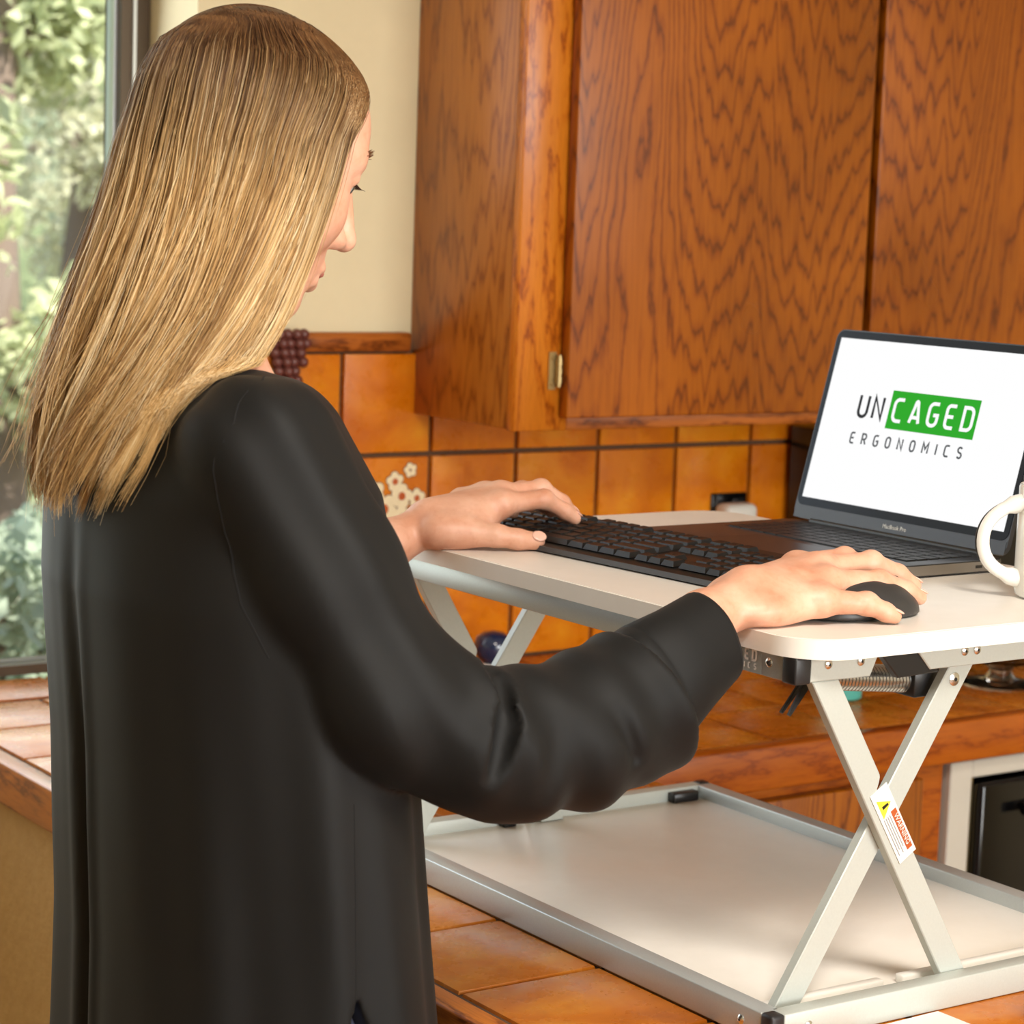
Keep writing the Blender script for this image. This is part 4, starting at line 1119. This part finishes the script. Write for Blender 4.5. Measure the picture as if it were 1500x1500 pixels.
# eyes, lashes, brows, lips
for s in (-1, 1):
    bm = bmesh.new(); bmesh.ops.create_uvsphere(bm, u_segments=20, v_segments=14, radius=.0118); bmesh.ops.translate(bm, verts=bm.verts, vec=Vector(hw(.0695, s * .031, .0135)))
    ey = bm_obj('eye', bm, 'eye_white', PER, True)
    c0 = Vector(hw(.0695, s * .031, .0135)); fd = Vector(AX * .95 - AZ * .3).normalized()
    tube('iris', [c0 + fd * .0108, c0 + fd * .0124], [.0056, .0040], 'iris', ey, 16)
    lv = []; lf = []
    for k in range(16):
        a = (k / 15 - .5); p = Vector(hw(.0825 - abs(a) * .006, s * (.031 + a * .024), .0145 + .002 * (1 - 4 * a * a)))
        e = p + Vector(AX) * .0075 + Vector(AY) * s * a * .006 + Vector(AZ) * (-.0022)
        v_, f_ = tube_data([p, p.lerp(e, .5) + Vector(AZ) * -.0009, e], [.00050, .0004, .00012], 3); b0 = len(lv); lv += v_; lf += [tuple(i + b0 for i in q) for q in f_]
    mk('eyelashes', lv, lf, 'lash', PER)
    lv = []; lf = []
    for k in range(46):
        a = random.random() - .5; p = Vector(hw(.0915 - .034 * max(0, a + .1) ** 1.5 - .004, s * (.031 + a * .040), .040 + .004 * (1 - 4 * a * a) + random.uniform(-.0025, .0025)))
        e = p + Vector(AY) * s * .006 + Vector(AZ) * random.uniform(.0, .003) + Vector(AX) * .0008
        v_, f_ = tube_data([p, e], [.0004, .00012], 3); b0 = len(lv); lv += v_; lf += [tuple(i + b0 for i in q) for q in f_]
    mk('eyebrow', lv, lf, 'brow_hair', PER)
tube('lips', [hw(.0880, -.0175, -.0635), hw(.0945, -.009, -.0625), hw(.0980, 0, -.0615), hw(.0945, .009, -.0625), hw(.0880, .0175, -.0635)], [.0012, .003, .0036, .003, .0012], 'lip', PER, 8)

# ------------------------------------------------------------------ blouse
TZ = np.array([.78, .90, 1.00, 1.15, 1.28, 1.36, 1.42, 1.46])
TCX = np.array([.889, .886, .881, .872, .860, .854, .850, .846])
TCY = np.array([1.655, 1.655, 1.656, 1.660, 1.666, 1.672, 1.677, 1.680])
TA = np.array([.142, .136, .130, .126, .122, .112, .090, .070])
TB = np.array([.214, .208, .202, .196, .190, .182, .140, .090])
CUT = []
def sl(a, b_, r, k): CUT.append((np.array(a), np.array(b_), r, k))
# creases: elbow, inner arm, sleeve gathers, side pull
sl((.984, 1.500, 1.252), (.979, 1.430, 1.238), .014, .004)
sl((.979, 1.430, 1.238), (.969, 1.405, 1.205), .012, .004)
sl((.969, 1.403, 1.205), (.951, 1.396, 1.150), .011, .005)
sl((1.052, 1.392, 1.235), (1.088, 1.398, 1.165), .004, .012)
sl((.895, 1.405, 1.27), (.935, 1.395, 1.205), .004, .02)
sl((1.012, 1.39, 1.215), (1.004, 1.392, 1.14), .003, .02)
def blouse(Pt):
    x, y, z = Pt[:, 0], Pt[:, 1], Pt[:, 2]
    cx = np.interp(z, TZ, TCX); cy = np.interp(z, TZ, TCY); a = np.interp(z, TZ, TA); b_ = np.interp(z, TZ, TB)
    dx = x - cx; dy = y - cy
    th_ = np.arctan2(dy / b_, dx / a)
    k = ((np.abs(dx) / a) ** 2.25 + (np.abs(dy) / b_) ** 2.25) ** (1 / 2.25)
    w = np.clip((1.36 - z) / .30, 0, 1)
    fold = w * (.0040 * np.sin(5 * th_ + 1.1 + 1.5 * z) + .0016 * np.sin(11 * th_ + .4 - 4 * z) + .0007 * np.sin(19 * th_ + 3 * z))
    # centre back pleat
    dp = dy - .012 - .02 * (1.3 - z)
    back = np.clip(-dx / a, 0, 1)
    fold = fold - w * back * .0075 * np.exp(-(dp / .009) ** 2) + w * back * .006 * np.exp(-((dp + .019) / .010) ** 2) + w * back * .004 * np.exp(-((dp - .02) / .012) ** 2)
    d = (k - 1) * np.minimum(a, b_) - fold
    d = smax(d, z - 1.445, .02); d = smax(d, .80 - z, .004)
    for s in (-1, 1): d = smin(d, d_cap(Pt, (.840, 1.684 + s * .045, 1.408), (.836, 1.684 + s * .135, 1.386), .048, .060), .03)
    # right sleeve
    e = d_cap(Pt, (.826, 1.537, 1.394), (.864, 1.508, 1.305), .0615, .0600)
    e = smin(e, d_cap(Pt, (.864, 1.508, 1.305), (.904, 1.478, 1.218), .0600, .0575), .02)
    e = smin(e, d_cap(Pt, (.904, 1.478, 1.218), (.962, 1.456, 1.185), .0575, .0575), .02)
    f = smin(d_cap(Pt, (.966, 1.456, 1.182), (1.010, 1.455, 1.172), .0575, .0585), d_cap(Pt, (1.010, 1.455, 1.172), (1.070, 1.455, 1.176), .0585, .0575), .01)
    f = smin(f, d_cap(Pt, (1.070, 1.455, 1.176), (1.135, 1.459, 1.200), .0575, .0605), .015)
    f = smin(f, d_ell(Pt, (1.126, 1.455, 1.163), (.042, .044, .032)), .016)
    f = smax(f, (x - 1.136) * .885 + (y - 1.459) * .081 + (z - 1.201) * .459, .007)
    e = smin(e, f, .010)
    sx = x + .4 * z
    e = e - .0016 * np.sin(70 * sx + 14 * y) * np.clip((1.24 - z) / .05, 0, 1) - .0016 * np.sin(120 * x + 60 * z)
    # left sleeve
    g_ = d_cap(Pt, (.850, 1.832, 1.386), (.958, 1.932, 1.180), .0615, .0590)
    g_ = smin(g_, d_cap(Pt, (.958, 1.932, 1.180), (1.105, 1.952, 1.214), .0575, .0480), .012)
    d = smin(d, e, .004); d = smin(d, g_, .004)
    for a_, b2, r, kk in CUT: d = smax(d, -d_cap(Pt, a_, b2, r, r * .5), kk)
    # side slit of the shirt tail
    d = smax(d, -np.maximum(np.maximum(np.abs(x - .8735 - .3 * np.clip(.992 - z, 0, 1) * .3) - np.clip((.992 - z) * .30, 0, .05), y - 1.56), z - .994), .002)
    # neck opening
    d = smax(d, -d_cap(Pt, (.838, 1.684, 1.435), (.880, 1.686, 1.52), .056, .070), .006)
    return d
V, F = surface_nets(blouse, (.68, 1.34, .78), (1.20, 2.06, 1.50), .0036)
bl_ob = np_mesh('blouse', V, F, 'blouse_fabric', PER)
# snap helper for seams
from mathutils.bvhtree import BVHTree
ofs = np.array(wpos(PER))
bvh = BVHTree.FromPolygons([Vector(v) for v in V], [tuple(f) for f in F])
def seam(name, pts, r=.0008, lift=.0002):
    P_ = []
    for i in range(len(pts) - 1):
        for k in range(6): P_.append(Vector(pts[i]).lerp(Vector(pts[i + 1]), k / 6))
    P_.append(Vector(pts[-1])); Q = []
    for p in P_:
        co, no, _, _ = bvh.find_nearest(p); Q.append(co + no * lift)
    return tube(name, Q, r, 'seam_thread', bl_ob, 5)
seam('armhole_seam', [(.846, 1.555, 1.452), (.812, 1.52, 1.43), (.785, 1.512, 1.39), (.780, 1.508, 1.34), (.790, 1.495, 1.29), (.81, 1.485, 1.25)], .0012, -.0006)
seam('yoke_seam', [(.80, 1.58, 1.44), (.776, 1.60, 1.40), (.76, 1.66, 1.385), (.758, 1.72, 1.385)], .0010, -.0005)
seam('side_seam', [(.872, 1.455, 1.14), (.873, 1.448, 1.07), (.873, 1.444, .99)], .0010, -.0005)
# cuffs (turned fabric bands, open at the wrist)
def cuff(p0, p1, r0, r1, tilt):
    p0 = Vector(p0); p1 = Vector(p1); t = (p1 - p0).normalized(); u = Vector((0, 0, 1)); u = (u - t * u.dot(t)).normalized(); s_ = t.cross(u)
    V = []; F = []; n = 40
    rings = [(0, r0 * .98), (.02, r0 * 1.03), (.16, r0 * 1.035), (.18, r0 * 1.01), (.20, r0 * 1.03), (.6, (r0 * .4 + r1 * .6) * 1.02), (.97, r1 * 1.02), (1.0, r1), (.985, r1 * .95), (.6, (r0 * .4 + r1 * .6) * .93), (.1, r0 * .9)]
    for q, r in rings:
        for k in range(n):
            a = 2 * math.pi * k / n; rr_ = r * (1 + .018 * math.sin(3 * a + 1) + .012 * math.sin(5 * a + q * 3))
            V.append(p0.lerp(p1, q) + u * math.cos(a) * rr_ * 1.06 + s_ * math.sin(a) * rr_ * .94 + t * (tilt * math.cos(a) * r))
    for i in range(len(rings) - 1):
        for k in range(n): F.append((i * n + k, i * n + (k + 1) % n, (i + 1) * n + (k + 1) % n, (i + 1) * n + k))
    o = mk('cuff', V, F, 'blouse_fabric', bl_ob, True)
    return o, t, u, s_
cf, t_, u_, s_ = cuff((1.1300, 1.459, 1.1975), (1.2120, 1.4665, 1.2400), .0500, .0385, .10)
cp = Vector((1.150, 1.459, 1.208)) - u_ * .0508
tube('button', [cp, cp - u_ * .0022], [.0052, .0044], 'black_gloss', cf, 14)
cuff((1.100, 1.952, 1.213), (1.168, 1.959, 1.238), .0480, .0385, .05)

# ------------------------------------------------------------------ jeans and shoes
J = Prims()
J.ell((.884, 1.658, .95), (.112, .186, .14), None, .03)
J.ell((.882, 1.658, .86), (.115, .172, .13), None, .03)
for s in (-1, 1):
    J.cap((.882, 1.658 + s * .085, .86), (.890, 1.658 + s * .095, .48), .092, .062, .03)
    J.cap((.890, 1.658 + s * .095, .48), (.870, 1.658 + s * .100, .09), .060, .048, .03)
V, F = surface_nets(J, (.72, 1.42, .02), (1.06, 1.90, 1.12), .006)
np_mesh('jeans', V, F, 'denim', PER)
for s in (-1, 1):
    S_ = Prims(); y = 1.658 + s * .103
    S_.cap((.840, y, .040), (.985, y + s * .012, .034), .038, .034, .02); S_.ell((.862, y, .075), (.052, .042, .045), None, .02)
    def sh(Pt, S_=S_): return smax(S_(Pt), .0006 - Pt[:, 2], .004)
    V, F = surface_nets(sh, (.76, y - .08, -.01), (1.06, y + .08, .14), .004)
    np_mesh('shoe', V, F, 'shoe_leather', PER)

# ------------------------------------------------------------------ hair: strands combed from the parting down the back
LV = np.array([  # z, cx, a, b, widest angle from the back
 (1.7270, .905, .050, .004, 180), (1.7235, .901, .050, .028, 180), (1.7160, .8971, .0470, .048, 180), (1.6996, .8926, .0704, .066, 174), (1.6725, .8938, .0885, .079, 146), (1.6342, .8877, .0966, .086, 126),
 (1.5795, .8797, .1041, .090, 113), (1.5248, .8665, .1085, .094, 105), (1.4920, .8576, .1092, .097, 100), (1.4594, .8479, .1080, .100, 92),
 (1.4324, .8400, .1090, .105, 86), (1.4055, .8375, .1110, .108, 76), (1.3681, .8350, .1130, .106, 64), (1.3430, .8240, .1000, .095, 56)])
zs = LV[:, 0]
arcl = np.concatenate([[0], np.cumsum(np.abs(np.diff(zs)) + .5 * np.abs(np.diff(LV[:, 2])) + .5 * np.abs(np.diff(LV[:, 3])))]); arcl /= arcl[-1]
def ring(tt):
    return [np.interp(tt, arcl, LV[:, i]) for i in range(5)]
def hair_points(s, tt, rad, jit):
    """s: -1..1 around the head (right side positive), tt along, rad: scale of the ring, jit: xyz offset"""
    z, cx, a, b_, pm = ring(tt); ph = np.radians(s * pm)
    x = cx - a * rad * np.cos(ph); y = 1.690 - b_ * rad * np.sin(ph)
    tl = np.clip((.30 - tt) / .30, 0, 1) * .20
    z = z - (x - cx) * tl - .010 * np.clip((.12 - tt) / .12, 0, 1) * ((x - cx) / .05) ** 2
    return np.stack([x, y, z], -1) + jit
def push(P_, clear_body, clear_blouse, n=2):
    sh_ = P_.shape; Q = P_.reshape(-1, 3).copy()
    for fn, cl_ in ((body_sdf, clear_body), (blouse, clear_blouse)):
        for _ in range(n):
            d = fn(Q); m = d < cl_
            if not m.any(): break
            q = Q[m]; e = .002
            g_ = np.stack([(fn(q + np.eye(3)[i] * e) - fn(q - np.eye(3)[i] * e)) for i in range(3)], 1) / (2 * e)
            g_ /= np.linalg.norm(g_, axis=1)[:, None] + 1e-9
            Q[m] = q + g_ * np.clip(cl_ - d[m], 0, .03)[:, None]
    return Q.reshape(sh_)
# under layer: a closed soft shell so that no gap shows between strands
ns, nt = 72, 60
S_, T_ = np.meshgrid(np.linspace(-.97, .97, ns), np.linspace(0, 1, nt), indexing='ij')
T_ = T_ * (.90 - .26 * np.clip((np.abs(S_) - .25) / .75, 0, 1) - .05 * np.abs(np.sin(S_ * 31)))
lob = .985 - .012 * np.abs(np.sin(S_ * 22 + 3 * T_))
outer = push(hair_points(S_, T_, lob - .045, 0), .004, .003)
inner = push(hair_points(S_, T_, lob - .12, 0), .001, .001, 1)
idx = np.arange(ns * nt).reshape(ns, nt)
q = np.stack([idx[:-1, :-1], idx[1:, :-1], idx[1:, 1:], idx[:-1, 1:]], -1).reshape(-1, 4)
Vs = np.concatenate([outer.reshape(-1, 3), inner.reshape(-1, 3)]); n0 = ns * nt
rim = list(idx[0, :]) + list(idx[1:, -1]) + list(idx[-1, :-1][::-1])
Fs = np.concatenate([q, (q + n0)[:, ::-1], np.array([(rim[i], rim[i + 1], rim[i + 1] + n0, rim[i] + n0) for i in range(len(rim) - 1)])])
def with_attr(ob, along, strand):
    me = ob.data
    for nm, v in (('along', along), ('strand', strand)):
        at = me.attributes.new(nm, 'FLOAT', 'POINT'); at.data.foreach_set('value', np.asarray(v, np.float32))
hs = np_mesh('hair', Vs, Fs, 'hair_under_shaded', PER)
with_attr(hs, np.tile(T_.ravel(), 2), np.tile((.35 + .25 * np.sin(S_ * 40)).ravel(), 2))
def strands_mesh(name, n, K, r0, seed, spread=1.0, loose=1.0, lmin=.80, lmax=1.0, rad_lo=.93, rad_hi=1.015):
    g_ = np.random.default_rng(seed)
    ncl = 150
    cs = np.sort(g_.uniform(-1, 1, ncl)); cl_len = g_.uniform(lmin, lmax, ncl)
    edge = np.clip((np.abs(cs) - .55) / .45, 0, 1); side = np.clip((np.abs(cs) - .15) / .5, 0, 1); cl_len = cl_len - edge * g_.uniform(.0, .16, ncl) - side * g_.uniform(0, .22, ncl) ** 1.0
    cph = g_.uniform(0, 6.28, (ncl, 4)); camp = g_.normal(0, 1, (ncl, 3))
    ci = g_.integers(0, ncl, n); off = g_.normal(0, .020 * spread, n)
    big = g_.random((26, 3)); bi = np.clip(((cs[ci] + 1) * 13).astype(int), 0, 25)
    L_ = np.clip(cl_len[ci] + g_.normal(0, .025, n), .35, 1.0)
    tt = np.linspace(0, 1, K)[None, :] * L_[:, None]
    cl = np.clip((tt - .45) / .55, 0, 1)
    s = cs[ci][:, None] + off[:, None] * (1 - .72 * cl) + .030 * np.sin(7 * tt + cph[ci, 0][:, None]) * np.clip((tt - .25) / .75, 0, 1) + .070 * np.sin(5.5 * tt + 6.28 * big[bi, 0][:, None]) * np.clip((tt - .35) / .65, 0, 1)
    s = s + .42 * np.sin(np.pi * np.clip((tt - .08) / .90, 0, 1)) * np.clip(s + .35, 0, 2) * np.clip(1 - s, 0, 2)
    s = np.clip(s, -1.02, 1.02)
    rad = g_.uniform(rad_lo, rad_hi, n)[:, None] + (.030 * cl * np.sin(3.5 * tt + cph[ci, 1][:, None]) + .035 * np.clip((tt - .4) / .6, 0, 1) * np.sin(5 * tt + 6.28 * big[bi, 1][:, None])) * loose
    amp = (.0015 + .0092 * np.clip((tt - .35) / .65, 0, 1) ** 1.5) * loose
    jit = np.stack([amp * camp[ci, i][:, None] * np.sin(4.2 * tt + cph[ci, i + 1][:, None]) * (.7 if i == 2 else 1) for i in range(3)], -1)
    fine = g_.normal(0, 1, (n, 1, 3)) * (.0008 + .0032 * cl[..., None] ** 2) * loose
    P_ = hair_points(s, tt, rad, jit + fine)
    # ends flick inwards/outwards a little
    P_ = push(P_, .0045, .004)
    T = np.gradient(P_, axis=1); T /= np.linalg.norm(T, axis=2)[..., None] + 1e-9
    ref = np.array([.3, .9, .31]); N1 = np.cross(T, ref); N1 /= np.linalg.norm(N1, axis=2)[..., None] + 1e-9; N2 = np.cross(T, N1)
    taper = (1 - .72 * np.clip((np.linspace(0, 1, K) - .75) / .25, 0, 1))[None, :, None]
    rr_ = (r0 * g_.uniform(.7, 1.3, n))[:, None, None] * taper
    ringv = [P_ + rr_ * (N1 * math.cos(2 * math.pi * k / 3) + N2 * math.sin(2 * math.pi * k / 3)) for k in range(3)]
    Vt = np.stack(ringv, 2).reshape(-1, 3)
    base = (np.arange(n)[:, None] * K + np.arange(K - 1)[None, :]) * 3
    F_ = np.concatenate([np.stack([base + k, base + (k + 1) % 3, base + 3 + (k + 1) % 3, base + 3 + k], -1).reshape(-1, 4) for k in range(3)])
    ob = np_mesh(name, Vt, F_, 'hair', hs); ob['kind'] = 'stuff'
    tone = np.clip(.46 + .20 * camp[ci, 0] + .35 * (big[bi, 2] - .5) + g_.normal(0, .20, n), 0, 1)
    ta = np.clip(tt - .10 * np.clip((np.abs(s) - .7) / .3, 0, 1) + g_.normal(0, .04, n)[:, None], 0, 1)
    with_attr(ob, np.repeat(ta.ravel(), 3), np.repeat(np.repeat(tone, K), 3))
    return ob
strands_mesh('hair_strands', 12500, 21, .00040, 21, 1.5)
strands_mesh('loose_strands', 420, 24, .00028, 22, 2.2, 1.9, .75, 1.0, .98, 1.05)
